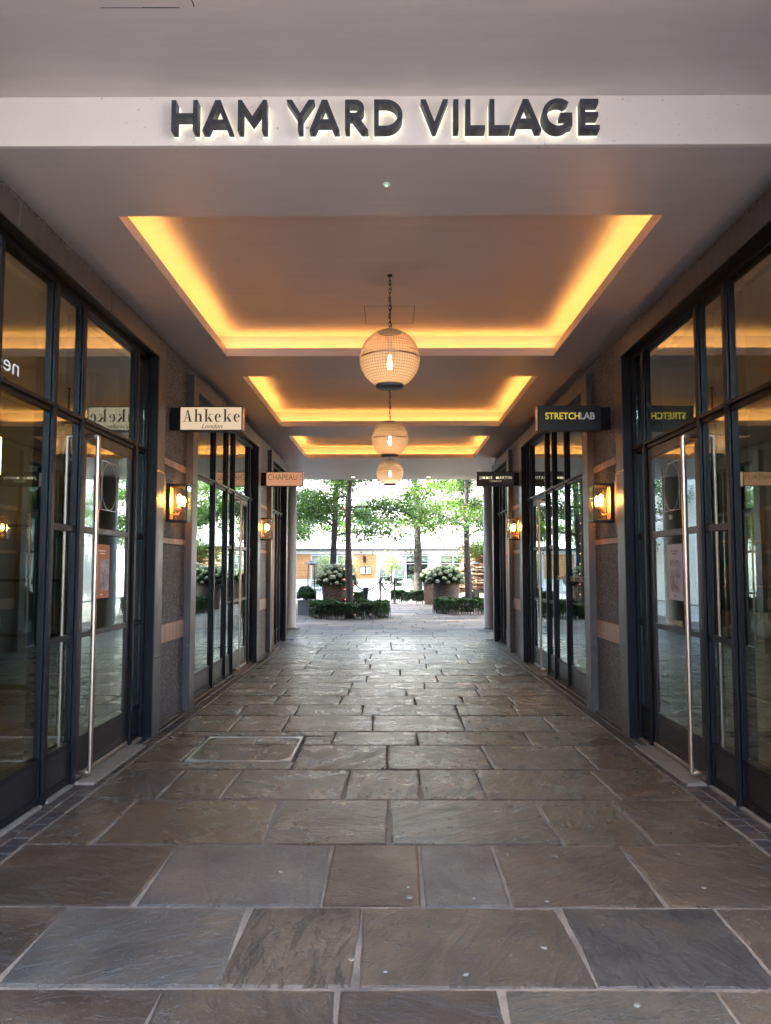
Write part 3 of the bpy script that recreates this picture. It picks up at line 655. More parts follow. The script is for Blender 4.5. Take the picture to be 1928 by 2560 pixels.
# ------------------------------------------------------------------ raised sign HAM YARD VILLAGE
def arc(cx, cy_, rx, ry, a0, a1, n=16): return [(cx + rx * math.cos(R(a0 + (a1 - a0) * k / n)), cy_ + ry * math.sin(R(a0 + (a1 - a0) * k / n))) for k in range(n + 1)]
def glyph(c, w):
    t = .15; m = w / 2
    if c == 'H': return [[(0, 0), (t, 0), (t, .42), (w - t, .42), (w - t, 0), (w, 0), (w, 1), (w - t, 1), (w - t, .57), (t, .57), (t, 1), (0, 1)]]
    if c == 'A': return [[(0, 0), (.17, 0), (.258, .22), (w - .258, .22), (w - .17, 0), (w, 0), (m + .085, 1), (m - .085, 1)], [(.315, .36), (w - .315, .36), (m, .80)]]
    if c == 'M': return [[(0, 0), (t, 0), (t, .68), (m, .24), (w - t, .68), (w - t, 0), (w, 0), (w, 1), (w - .12, 1), (m, .47), (.12, 1), (0, 1)]]
    if c == 'Y': return [[(m - .075, 0), (m + .075, 0), (m + .075, .43), (w, 1), (w - .18, 1), (m, .57), (.18, 1), (0, 1), (m - .075, .43)]]
    if c == 'R': return [[(0, 0), (t, 0), (t, .43), (.21, .43), (w - .20, 0), (w, 0), (.41, .47)] + arc(.32, .73, .28, .27, -62, 90, 12) + [(0, 1)], [(t, .57), (.29, .57)] + arc(.30, .715, .15, .145, -80, 80, 8) + [(.29, .86), (t, .86)]]
    if c == 'D': return [[(0, 0), (.34, 0)] + arc(.36, .5, w - .36, .5, -88, 88, 20) + [(.34, 1), (0, 1)], [(t, .14), (.33, .14)] + arc(.36, .5, w - .36 - t, .36, -86, 86, 18) + [(.33, .86), (t, .86)]]
    if c == 'V': return [[(m - .055, 0), (m + .055, 0), (w, 1), (w - .165, 1), (m, .27), (.165, 1), (0, 1)]]
    if c == 'I': return [[(0, 0), (w, 0), (w, 1), (0, 1)]]
    if c == 'L': return [[(0, 0), (w, 0), (w, .145), (t, .145), (t, 1), (0, 1)]]
    if c == 'G': return [arc(.5, .5, .5, .52, 48, 312, 26) + [(w, .13), (w, .55), (w * .60, .55), (w * .60, .41), (w - t, .41), (w - t, .215)] + arc(.5, .5, .345, .37, 306, 54, 22)]
    if c == 'E': return [[(0, 0), (w, 0), (w, .145), (t, .145), (t, .43), (w * .93, .43), (w * .93, .57), (t, .57), (t, .855), (w * .95, .855), (w * .95, 1), (0, 1)]]
LET = [('H', 428.8, 495), ('A', 507, 583.6), ('M', 595.5, 668), ('Y', 716.8, 787), ('A', 775.5, 850), ('R', 864, 922), ('D', 936.6, 1008), ('V', 1053, 1122), ('I', 1135.3, 1148), ('L', 1166, 1213.8), ('L', 1226, 1275.7), ('A', 1276.8, 1355), ('G', 1357, 1431.6), ('E', 1452.5, 1500)]
U = .163
sg = thing('raised_letter_sign', 'row of dark raised letters HAM YARD VILLAGE glowing at their backs on the pale fascia', 'sign', (0, 3.80, 3.73))
for c, p0, p1 in LET:
    xa, xb = -1.127 + (p0 - 427) * .0020531, -1.127 + (p1 - 427) * .0020531
    g = [[(x * U, y * U) for x, y in pl] for pl in glyph(c, (xb - xa) / U)]
    me = curve_mesh('letter_' + c.lower(), g, .062)
    lo = link('letter', me, 'signdark', sg, (xa, .033, 0), (R(90), 0, 0))
    hm = curve_mesh('letter_back', g, .010, .0022)
    link('lit_back', hm, 'halo', lo, (0, 0, -.0375))

# ------------------------------------------------------------------ projecting box signs
def didone(txt, h):
    """heavy and thin serif capitals and lower case, built from stroke polygons (height of the capital = 1)"""
    P_ = []
    def bar(x0, y0, x1, y1): P_.append([(x0, y0), (x1, y0), (x1, y1), (x0, y1)])
    x = 0
    for c in txt:
        if c == 'A':
            P_.append([(x + .37, .98), (x + .49, 1.0), (x + .84, 0), (x + .60, 0)]); P_.append([(x + .37, .98), (x + .43, .98), (x + .14, 0), (x + .08, 0)])
            bar(x + .19, .30, x + .62, .35); bar(x - .02, 0, x + .26, .045); bar(x + .50, 0, x + .94, .045); x += 1.08
        elif c in 'hk':
            bar(x + .08, 0, x + .28, 1.06); bar(x - .02, 0, x + .38, .045); bar(x - .02, 1.015, x + .2, 1.06)
            if c == 'h':
                bar(x + .56, 0, x + .76, .46); bar(x + .46, 0, x + .86, .045)
                P_.append([(x + .27, .46)] + arc(x + .52, .46, .25, .24, 180, 0, 12)[0:0] + arc(x + .52, .46, .24, .22, 165, 0, 12) + arc(x + .42, .46, .14, .13, 0, 165, 10)); x += 1.0
            else:
                P_.append([(x + .27, .24), (x + .34, .24), (x + .66, .62), (x + .58, .62)]); bar(x + .46, .60, x + .80, .645)
                P_.append([(x + .34, .34), (x + .46, .46), (x + .86, 0), (x + .60, 0)]); bar(x + .52, 0, x + .92, .045); x += 1.0
        elif c == 'e':
            o_ = arc(x + .33, .32, .33, .35, 15, 315, 30); i_ = arc(x + .38, .32, .18, .30, 318, 25, 26)
            P_.append(o_ + i_); bar(x + .15, .35, x + .64, .395); P_.append([(x + .47, .39)] + arc(x + .33, .35, .31, .31, 8, 50, 6) + [(x + .44, .60)]); x += .86
        x += .06
    mb = MB()
    for q, pl in enumerate(P_):
        n = len(pl); i = len(mb.v); z = .0004 + .00008 * q
        mb.v += [(a * h, b * h, z) for a, b in pl]; mb.f.append(tuple(range(i, i + n))); mb.sm.append(False)
    me = mb.mesh('serif_lettering')
    b2 = bmesh.new(); b2.from_mesh(me); bmesh.ops.triangulate(b2, faces=b2.faces[:]); b2.normal_update()
    for f in b2.faces:
        if f.normal.z < 0: f.normal_flip()
    b2.to_mesh(me); b2.free(); return me
def fit(me, width, cx=0.0):
    xs = [v.co.x for v in me.vertices]; k = width / (max(xs) - min(xs)); c = (max(xs) + min(xs)) / 2
    for v in me.vertices: v.co.x = (v.co.x - c) * k + cx
    return me
def box_sign(s, y, label, face, make):
    w, h, d = .618, .243, .10
    t = thing('projecting_sign', label, 'sign', (s * 1.752, y, 2.82), 'projecting box signs')
    f = MB(); e = .010
    f.box(-w / 2, w / 2, .012, d - .012, 0, h, .003)
    for y0, y1 in ((0, .0118), (d - .0118, d)):
        f.box(-w / 2, w / 2, y0, y1, 0, e); f.box(-w / 2, w / 2, y0, y1, h - e, h); f.box(-w / 2, -w / 2 + e, y0, y1, e, h - e); f.box(w / 2 - e, w / 2, y0, y1, e, h - e)
    f.build('casing', 'blackmetal', t)
    g = MB(); g.box(-w / 2 + e, w / 2 - e, .005, .0115, e, h - e); fo = g.build('sign_face', face, t)
    g = MB(); g.box(-w / 2 + e, w / 2 - e, d - .0115, d - .005, e, h - e); g.build('rear_face', face, t)
    g = MB(); g.box(-s * w / 2 - s * .0005, -s * w / 2 - s * .004, .006, d - .006, .006, h - .006); g.build('end_plate', 'bronze', t)
    g = MB(); g.box(s * w / 2, s * (w / 2 + .098), .02, d - .02, .012, h - .012, .003); g.build('wall_bracket', 'frame', t)
    make(fo)
def flat(me, name, mat, par, x, z, yo=.0046): return link(name, me, mat, par, (x, yo, z), (R(90), 0, 0))
def mk_ahkeke(f):
    flat(fit(didone('Ahkeke', .118), .555), 'lettering', 'brownprint', f, .005, .090)
    flat(text_mesh('London', .062, shear=.45, width=.21, offset=.0002), 'script_lettering', 'brownprint', f, .01, .025)
def mk_chapeau(f):
    flat(text_mesh('CHAPEAU !', .135, width=.545, offset=-.0012), 'lettering', 'brownprint', f, 0, .108); flat(text_mesh('LONDON', .032, spacing=1.5, width=.175), 'small_lettering', 'kraft', f, 0, .062)
def mk_stretch(f):
    flat(text_mesh('STRETCH', .092, width=.335, offset=.0012), 'lettering', 'yellowprint', f, -.065, .112); flat(text_mesh('LAB', .092, width=.145, outline=True), 'outline_lettering', 'outlineprint', f, .178, .112)
def mk_jimmie(f):
    flat(text_mesh('JIMMIE  MARTIN', .062, spacing=1.3, width=.535, offset=.0008), 'lettering', 'warmletter', f, 0, .122); flat(text_mesh('LONDON', .034, spacing=1.6, width=.19), 'small_lettering', 'warmletter', f, 0, .075)
box_sign(-1, 7.45, 'lit cream box sign reading Ahkeke London on the left granite pier', 'signcream', mk_ahkeke)
box_sign(1, 7.45, 'black box sign with yellow and outlined letters STRETCHLAB on the right pier', 'signblack', mk_stretch)
box_sign(-1, 12.72, 'salmon lit box sign reading CHAPEAU ! on the far left pier', 'signsalmon', mk_chapeau)
box_sign(1, 12.72, 'dark grey box sign reading JIMMIE MARTIN LONDON on the far right pier', 'signgrey', mk_jimmie)

# ------------------------------------------------------------------ wall lanterns
def lantern(s, y, label):
    t = thing('wall_lantern', label, 'wall lamp', (s * FP, y, 1.935), 'box lanterns on the piers')
    o = -s; D, w, h = .200, .085, .352; f = MB(); q = .013   # o = direction into the passage
    def bb(m, a, b, c, d, z0, z1): m.box(o * a, o * b, c, d, z0, z1, .0015)
    bb(f, 0, .018, -w - .006, w + .006, -.011, h + .011)
    for yy in (-w, w - q):
        bb(f, D - q, D, yy, yy + q, q, h - q); bb(f, .0185, .0185 + q, yy, yy + q, q, h - q)
    for z in (0, h - q):
        bb(f, .0185, D, -w, -w + q, z, z + q); bb(f, .0185, D, w - q, w, z, z + q); bb(f, D - q, D, -w + q, w - q, z, z + q)
    bb(f, .0185, D, -w, w, h + .0005, h + .010); bb(f, .0185, D, -w, w, -.010, -.0005)
    f.build('frame', 'blackmetal', t)
    bk = MB(); bk.box(o * .0182, o * .021, -w + .014, w - .014, .02, h - .02); bk.build('back_plate', 'copperplate', t)
    for yy in (-w + .004, w - .007): MB().box(o * (.0185 + q), o * (D - q), yy, yy + .003, q, h - q).build('pane', 'clearglass', t)
    MB().box(o * (D - .007), o * (D - .004), -w + q, w - q, q, h - q).build('pane', 'clearglass', t)
    ar = MB().tube([(o * .021, 0, .07), (o * .07, 0, .065), (o * .098, 0, .075), (o * .10, 0, .105)], .007, 8); ar.lathe([(0, .095), (.02, .095), (.02, .15), (.014, .155), (0, .155)], (o * .10, 0, 0), 14); ar.lathe([(0, .0), (.014, .0), (.014, .012), (0, .012)], (o * .085, 0, .055), 10)
    ar.build('lamp_holder', 'bronze', t)
    MB().lathe([(0, .157), (.011, .160), (.016, .18), (.021, .21), (.020, .235), (.012, .255), (0, .262)], (o * .10, 0, 0), 16).build('bulb', 'lbulb', t)
lantern(-1, 7.5, 'glazed box lantern with a glowing bulb on the left pier below the Ahkeke sign')
lantern(1, 7.5, 'glazed box lantern with a glowing bulb on the right pier below the STRETCHLAB sign')
lantern(-1, 12.8, 'small far box lantern below the CHAPEAU sign on the left')
lantern(1, 12.8, 'small far box lantern below the JIMMIE MARTIN sign on the right')

# ------------------------------------------------------------------ globe pendants
def pendant(y, z, label):
    t = thing('globe_pendant', label, 'pendant lamp', (0, y, z), 'globe pendants along the passage')
    r = .249; prof = []
    N = 44
    for j in range(N + 1):
        a = R(-63.5) + (R(68) + R(63.5)) * j / N
        k = 1.0 + (.0055 if j % 2 else -.0055)
        prof.append((r * math.cos(a) * k, r * math.sin(a) * k))
    MB().lathe(prof, seg=132, mod=lambda k, j: 1.006 if k % 2 else .994).build('glass_globe', 'globe', t)
    MB().lathe([(r * 1.0, -.007), (r * 1.022, -.006), (r * 1.022, .006), (r * 1.0, .007)], seg=64).build('equator_band', 'bronze', t)
    MB().lathe([(0, r * .952), (.03, r * .958), (.085, r * .945), (.099, r * .915), (.101, r * .895), (.094, r * .895), (0, r * .90)], seg=40).build('top_cap', 'blackmetal', t)
    MB().lathe([(0, -r * .985), (.108, -r * .985), (.117, -r * .965), (.117, -r * .885), (.110, -r * .885), (.0, -r * .88)], seg=40).build('bottom_cap', 'lead', t)
    MB().lathe([(0, .15), (.022, .15), (.022, .03), (.0, .03)], seg=14).build('lamp_holder', 'bronze', t)
    MB().lathe([(0, -.090), (.012, -.086), (.021, -.066), (.021, -.04), (.012, -.012), (.011, .029), (0, .0295)], seg=16).build('bulb', 'bulb', t)
    ch = MB(); top = ZT - z - .012; z0 = r * .96; n = 13; pl = (top - z0) / n
    for k in range(n):
        zc = z0 + pl * (k + .5); L = pl * .72; pts = []
        for q in range(12):
            a = 2 * math.pi * q / 12; u_ = .0085 * math.cos(a); v_ = L * math.sin(a)
            pts.append((u_, 0, zc + v_) if k % 2 else (0, u_, zc + v_))
        ch.tube(pts, .0033, 6, False, True, True)
    ch.build('chain', 'iron', t)
    MB().tube([(.006 + .01 * math.sin(k * 1.3), .008 * math.cos(k), z0 + (top - z0) * k / 14) for k in range(15)], .003, 6).build('cable', 'rope', t)
    MB().lathe([(0, top - .006), (.018, top - .004), (.022, top + .006), (.022, top + .011), (0, top + .011)], seg=16).build('ceiling_hook', 'iron', t)
pendant(6.33, 3.225, 'largest and nearest of the three ribbed glass globe pendants')
pendant(10.43, 3.235, 'middle one of the three ribbed glass globe pendants')
pendant(14.3, 3.245, 'smallest and farthest of the three ribbed glass globe pendants')

# ------------------------------------------------------------------ posters, vinyl and products of the shops
def onglass(me, name, mat, s, y, z, label, cat, x=2.2015, parent=None):
    o = link(name, me, mat, None, (s * x, y, z), (R(90), 0, s * -R(90)))
    return tag(o, label, cat)
def poster(s, y, z0, z1, w, mat, label):
    t = thing('poster', label, 'poster', (s * 2.2015, y, z0)); B('sheet', s * .0, s * .0012, -w / 2, w / 2, 0, z1 - z0, mat, t)
    px = -s * .0006; hh = z1 - z0
    B('printed_picture', px, 0, -w * (.36 if s > 0 else .10), w * (.30 if s > 0 else .46), hh * .14, hh * .72, 'photo', t)
    for k in range(2): link('printed_title', text_mesh(('Welcome' if 0 else 'handmade') if k == 0 else 'tea & gifts', .034 if k == 0 else .022, width=w * (.5 if k == 0 else .34)), 'vinyl', t, (px, 0, hh * (.86 if k == 0 else .79)), (R(90), 0, -s * R(90))) if False else None
    for k, (zz, ww) in enumerate(((.87, .48), (.82, .30), (.06, .16))): B('text_line', px, 0, -w * ww / 2, w * ww / 2, hh * zz, hh * (zz + .018), 'vinyl' if s < 0 else 'signgrey', t)
poster(-1, 5.895, 1.255, 1.665, .31, 'posterorange', 'orange poster with a small picture behind the left shop door glass')
poster(1, 5.985, 1.238, 1.668, .32, 'postergrey', 'pale grey poster with a faint picture behind the right shop door glass')
for s, lab in ((-1, 'left'), (1, 'right')):
    yc, w, z0, z1 = (6.01, .33, 1.93, 2.31); m = MB(); q = .0022
    for (a, b, c, d) in ((-w / 2, w / 2, 0, q * 2), (-w / 2, w / 2, z1 - z0 - 2 * q, z1 - z0), (-w / 2, -w / 2 + 2 * q, 2 * q, z1 - z0 - 2 * q), (w / 2 - 2 * q, w / 2, 2 * q, z1 - z0 - 2 * q)): m.box(-.0006, 0, a, b, c, d)
    n = 48
    for k in range(n):
        a0, a1 = 2 * math.pi * k / n, 2 * math.pi * (k + 1) / n
        e = lambda a, kk: (-.0007 * s, w / 2 * kk * math.cos(a), (z1 - z0) / 2 + (z1 - z0) / 2 * kk * math.sin(a))
        m.quad(e(a0, .985), e(a1, .985), e(a1, .96), e(a0, .96))
    o = m.build('oval_emblem', 'vinyl', None, loc=(s * 2.2022, yc, z0)); tag(o, 'thin white oval in a rectangle printed on the upper pane of the %s foreground door' % lab, 'window decal')
onglass(text_mesh('TEAWARE', .062, width=.30), 'window_lettering', 'goldvinyl', 1, 6.0, 1.043, 'gold lettering TEAWARE low on the right foreground door glass', 'lettering')
onglass(text_mesh('YU', .05, width=.07), 'window_lettering', 'vinyl', 1, 6.05, 1.865, 'two small white letters under the oval on the right foreground door', 'lettering')
onglass(text_mesh('1-ON-1 ASSISTED', .075, width=.62, offset=.001), 'window_lettering', 'vinyl', 1, 9.93, 1.318, 'white lettering on the second pane of the STRETCHLAB shopfront', 'lettering')
onglass(text_mesh('STRETCHING', .085, width=.62, offset=.001), 'window_lettering', 'vinyl', 1, 9.12, 1.318, 'white lettering STRETCHING on the nearest pane of the STRETCHLAB shopfront', 'lettering')
me = text_mesh('nes', .14, width=.26)
for v in me.vertices: v.co.x = -v.co.x
me.flip_normals()
onglass(me, 'window_lettering', 'vinyl', -1, 4.36, 2.62, 'pale reversed letters on the upper pane at the left edge', 'lettering')

def vase(prof, name, mat, loc, label, cat, group=None):
    o = MB().lathe(prof, seg=20).build(name, mat, None, loc=loc); return tag(o, label, cat, group)
# right shop: cream cabinet, boxes, gourd-like ceramics
cb = thing('display_cabinet', 'cream display cabinet inside the right foreground shop window', 'cabinet', (3.55, 7.05, .004))
B('body', -.62, .62, -.22, .22, .06, .82, 'cream', cb, .006); B('plinth', -.58, .58, -.18, .2, 0, .0595, 'blackmetal', cb)
for k in range(3): B('cabinet_door', -.60 + k * .405, -.60 + k * .405 + .39, -.235, -.2205, .10, .78, 'cream', cb, .004)
B('worktop', -.65, .65, -.25, .23, .8205, .85, 'wood', cb, .004)
sh = thing('wall_shelf', 'open shelf unit above the cream cabinet in the right shop', 'shelf', (3.55, 7.25, .86))
for z in (.0, .42, .84): B('shelf_board', -.62, .62, -.13, .13, z + .01, z + .035, 'wood', sh, .003)
for x in (-.62, .62): B('upright', x - .012, x + .012, -.13, .131, .036, 1.3, 'blackmetal', sh)
for k, (x, w, h, m, nm) in enumerate(((-.42, .2, .16, 'pinkbrown', 'dusty pink'), (-.12, .26, .14, 'kraft', 'brown card'), (.2, .22, .18, 'pinkbrown', 'taller dusty pink'), (.46, .16, .12, 'redcard', 'red'))):
    b = thing('gift_box', '%s gift box on the lower shelf of the right shop' % nm, 'box', (3.55 + x, 7.22, .896), 'gift boxes in the right shop')
    B('carton', -w / 2, w / 2, -.1, .1, 0, h, m, b, .003); B('lid', -w / 2 - .004, w / 2 + .004, -.104, .104, h + .0005, h + .03, m, b, .003)
gp = [(0, 0), (.05, 0), (.085, .04), (.095, .09), (.075, .15), (.04, .19), (.028, .22), (.035, .245), (.0, .25)]
for k, x in enumerate((-.45, -.2, .1, .36)):
    vase([(r_ * (.8 + .12 * k), z_ * (.8 + .1 * k)) for r_, z_ in gp], 'ceramic_jar', 'whiteceramic', (3.55 + x, 6.95, .855), 'white gourd-shaped jar on the cream cabinet, number %s from the glass' % ('one', 'two', 'three', 'four')[k], 'jar', 'white jars in the right shop')
for k, x in enumerate((-.4, -.05, .3)):
    vase([(r_ * .9, z_ * .8) for r_, z_ in gp], 'ceramic_jar', 'pinkbrown', (3.55 + x, 7.22, 1.316), 'pink-brown jar on the middle shelf of the right shop, %s' % ('nearest the glass', 'in the middle', 'farthest from the glass')[k], 'jar', 'pink jars in the right shop')
# left shop: glass vases, rail, amber tube lamps
sh = thing('wall_shelf', 'dark shelf unit with vases inside the left foreground shop', 'shelf', (-3.55, 7.2, .004))
for z in (.35, .85, 1.35, 1.85): B('shelf_board', -.62, .62, -.15, .15, z, z + .03, 'blackmetal', sh, .003)
for x in (-.63, .63): B('upright', x - .015, x + .015, -.15, .151, 0, 2.3, 'blackmetal', sh)
for k in range(4):
    vase([(r_ * .8, z_ * (1.0 + .15 * (k % 2))) for r_, z_ in gp], 'tall_vase', ('kraft', 'whiteceramic', 'lead', 'pinkbrown')[k], (-3.98 + k * .28, 7.2, .884 if k % 2 else 1.384), '%s vase on the dark shelf of the left shop' % ('brown', 'white', 'blue-grey', 'pink-brown')[k], 'vase', 'vases in the left shop')
for k in range(4):
    t = thing('tube_pendant', 'slim glowing amber tube lamp in the left shop, %s from the window' % ('first', 'second', 'third', 'fourth')[k], 'pendant lamp', (-3.0 - .28 * k, 6.6 - .2 * (k % 2), 3.45), 'amber tube lamps in the left shop')
    MB().tube([(0, 0, 0), (0, 0, -.75 - .12 * k)], .004, 6).build('cord', 'rope', t); MB().lathe([(0, 0), (.014, 0), (.014, -.32), (0, -.32)][::-1], (0, 0, -.75 - .12 * k), 10).build('tube', 'goldtube', t)
t = thing('counter', 'pale timber counter standing on the left shop floor', 'counter', (-3.6, 5.6, .004)); B('body', -.4, .4, -.7, .7, .0, .88, 'shopceil', t, .006); B('top', -.43, .43, -.73, .73, .8805, .915, 'wood', t, .005)
t = thing('counter', 'timber counter standing on the right shop floor', 'counter', (4.2, 5.2, .004)); B('body', -.4, .4, -.7, .7, .0, .88, 'cream', t, .006); B('top', -.43, .43, -.73, .73, .8805, .915, 'wood', t, .005)
t = thing('curtain', 'hanging pale curtain beside the left shop door inside', 'curtain', (-2.75, 7.2, .03))
cm = MB(); n = 40
for k in range(n):
    p = lambda q: (.0 - .45 * q / n + .0, .05 * math.sin(q * 1.25), 0)
    a, b = p(k), p(k + 1); cm.quad((a[0], a[1], 0), (b[0], b[1], 0), (b[0], b[1], 3.3), (a[0], a[1], 3.3), True)
    cm.quad((a[0], a[1] + .006, 0), (a[0], a[1] + .006, 3.3), (b[0], b[1] + .006, 3.3), (b[0], b[1] + .006, 0), True)
cm.build('cloth', 'shopceil', t)
t = thing('fill_lamp', 'added warm fill lamp inside the right foreground shop', 'lamp', (4.2, 5.6, 3.45))  # added light source that lifts the dim shop interior
MB().lathe([(0, -.10), (.16, -.10), (.16, 0), (0, 0)], seg=24).build('housing', 'paper', t); MB().lathe([(.15, -.104), (0, -.104)], seg=24).build('diffuser', 'shopfill', t)

# ------------------------------------------------------------------ gum spots on the paving
gm = MB().lathe([(0, .0042), (.010, .0040), (.0155, .0025), (.018, 0)], seg=12).mesh('gum')
spots = [(1020, 2218), (1184, 2246), (1024, 2245), (1360, 2370), (963, 2430), (1165, 2437), (1268, 2137), (1390, 2142), (1368, 2254), (1760, 2220), (1695, 2135), (1566, 2036), (1473, 2064), (1180, 2017), (1086, 2076), (1342, 1993), (1420, 1985), (1174, 1901), (1300, 1900), (880, 2400), (1592, 2514), (1250, 1965), (1065, 1970), (700, 2180)]
fx = 1926.0; mw = camo.matrix_basis.to_3x3()
for (px, py) in spots:
    d = mw @ Vector(((px - 964) / fx, -(py - 1280) / fx, -1)); tt = -1.5 / d.z
    o = link('gum_spot', gm, 'gum', None, (d.x * tt, d.y * tt, .0012), (0, 0, rnd.uniform(0, 6))); o.scale = (rnd.uniform(.55, 1.0), rnd.uniform(.5, .85), 1)
    tag(o, 'small pale round gum spot trodden onto the stone paving', 'gum spot', 'gum spots on the paving')
for k in range(26):
    o = link('gum_spot', gm, 'gum', None, (rnd.uniform(-1.4, 1.4), rnd.uniform(7.2, 13.5), .0012)); o.scale = (.9, .8, 1)
    tag(o, 'small pale round gum spot trodden onto the stone paving', 'gum spot', 'gum spots on the paving')

# ------------------------------------------------------------------ building across the street (behind the camera), blocks added against sun and sky
st = thing('street_building', 'low pale stone building across the street facing the passage entrance', 'building', (0, -15, 0))
P(B('wall', -22, 22, -19, -15, 0, 7.0, 'palestone'), st)
for r_ in range(2):
    for c_ in range(7):
        wx = -15 + c_ * 5; f = B('window', wx - .75, wx + .75, -15, -14.94, .9 + r_ * 3.2, 2.9 + r_ * 3.2, 'paper'); P(f, st)
        B('pane', wx - .66, wx + .66, -14.939, -14.93, 1.0 + r_ * 3.2, 2.8 + r_ * 3.2, 'darkglass', f)
st = thing('sun_block_building', 'unseen brick building added left of the street to block the sun', 'building', (-11, -6, 0))  # unseen neighbour added to keep the sun off the entrance
P(B('wall', -16, -7, -14, 0.8, 0, 13.0, 'redbrick'), st); P(B('parapet', -16.1, -6.9, -14.1, 0.85, 13.001, 13.3, 'palestone'), st)
st = thing('shade_wing', 'unseen rendered wing added along the left of the courtyard to shade it', 'building', (-11, 23, 0))  # unseen wing added and sized to shade the courtyard floor
P(B('wall', -15, -7.5, 19.6, 29.0, 0, 12.5, 'whitewall'), st); P(B('parapet', -15.1, -7.4, 19.6, 29.1, 12.501, 12.8, 'palestone'), st)
P(B('lower_wall', -15, -7.5, 29.001, 50, 0, 7.5, 'whitewall'), st)
for r_ in range(3):
    for c_ in range(2):
        f = B('window', -7.5, -7.44, 21 + c_ * 3, 22.4 + c_ * 3, 1.0 + r_ * 3.8, 3.2 + r_ * 3.8, 'greyframe'); P(f, st)
        B('pane', -7.439, -7.43, 21.08 + c_ * 3, 22.32 + c_ * 3, 1.08 + r_ * 3.8, 3.12 + r_ * 3.8, 'darkglass', f)

def tall_block(name, label, x0, x1, y0, y1, H, mat, face, n, rows_):
    st = thing(name, label, 'building', ((x0 + x1) / 2, (y0 + y1) / 2, 0)); P(B('wall', x0, x1, y0, y1, 0, H, mat), st)
    P(B('parapet', x0 - .1, x1 + .1, y0 - .1, y1 + .1, H + .001, H + .35, 'palestone'), st)
    for r_ in range(rows_):
        z0 = 4.6 + r_ * 3.4
        for c_ in range(n):
            if face == 'Y':
                c = x0 + (x1 - x0) * (c_ + .5) / n; f = B('window', c - .6, c + .6, y0 - .05, y0, z0, z0 + 1.9, 'greyframe'); P(f, st); B('pane', c - .53, c + .53, y0 - .06, y0 - .0505, z0 + .07, z0 + 1.83, 'darkglass', f)
            else:
                c = y0 + (y1 - y0) * (c_ + .5) / n; f = B('window', x0 - .05, x0, c - .6, c + .6, z0, z0 + 1.9, 'greyframe'); P(f, st); B('pane', x0 - .06, x0 - .0505, c - .53, c + .53, z0 + .07, z0 + 1.83, 'darkglass', f)
tall_block('sky_block_rear', 'tall pale building added behind the courtyard pavilion to cut sky light', -24, 24, 58, 66, 19, 'palerender', 'Y', 12, 4)  # block added behind the pavilion to reduce sky light in the courtyard
tall_block('sky_block_right', 'unseen grey stone wing added on the right of the courtyard to cut sky light', 8.5, 15, 19.6, 52, 15, 'greystone', 'X', 8, 3)  # unseen block added to reduce sky light from the right

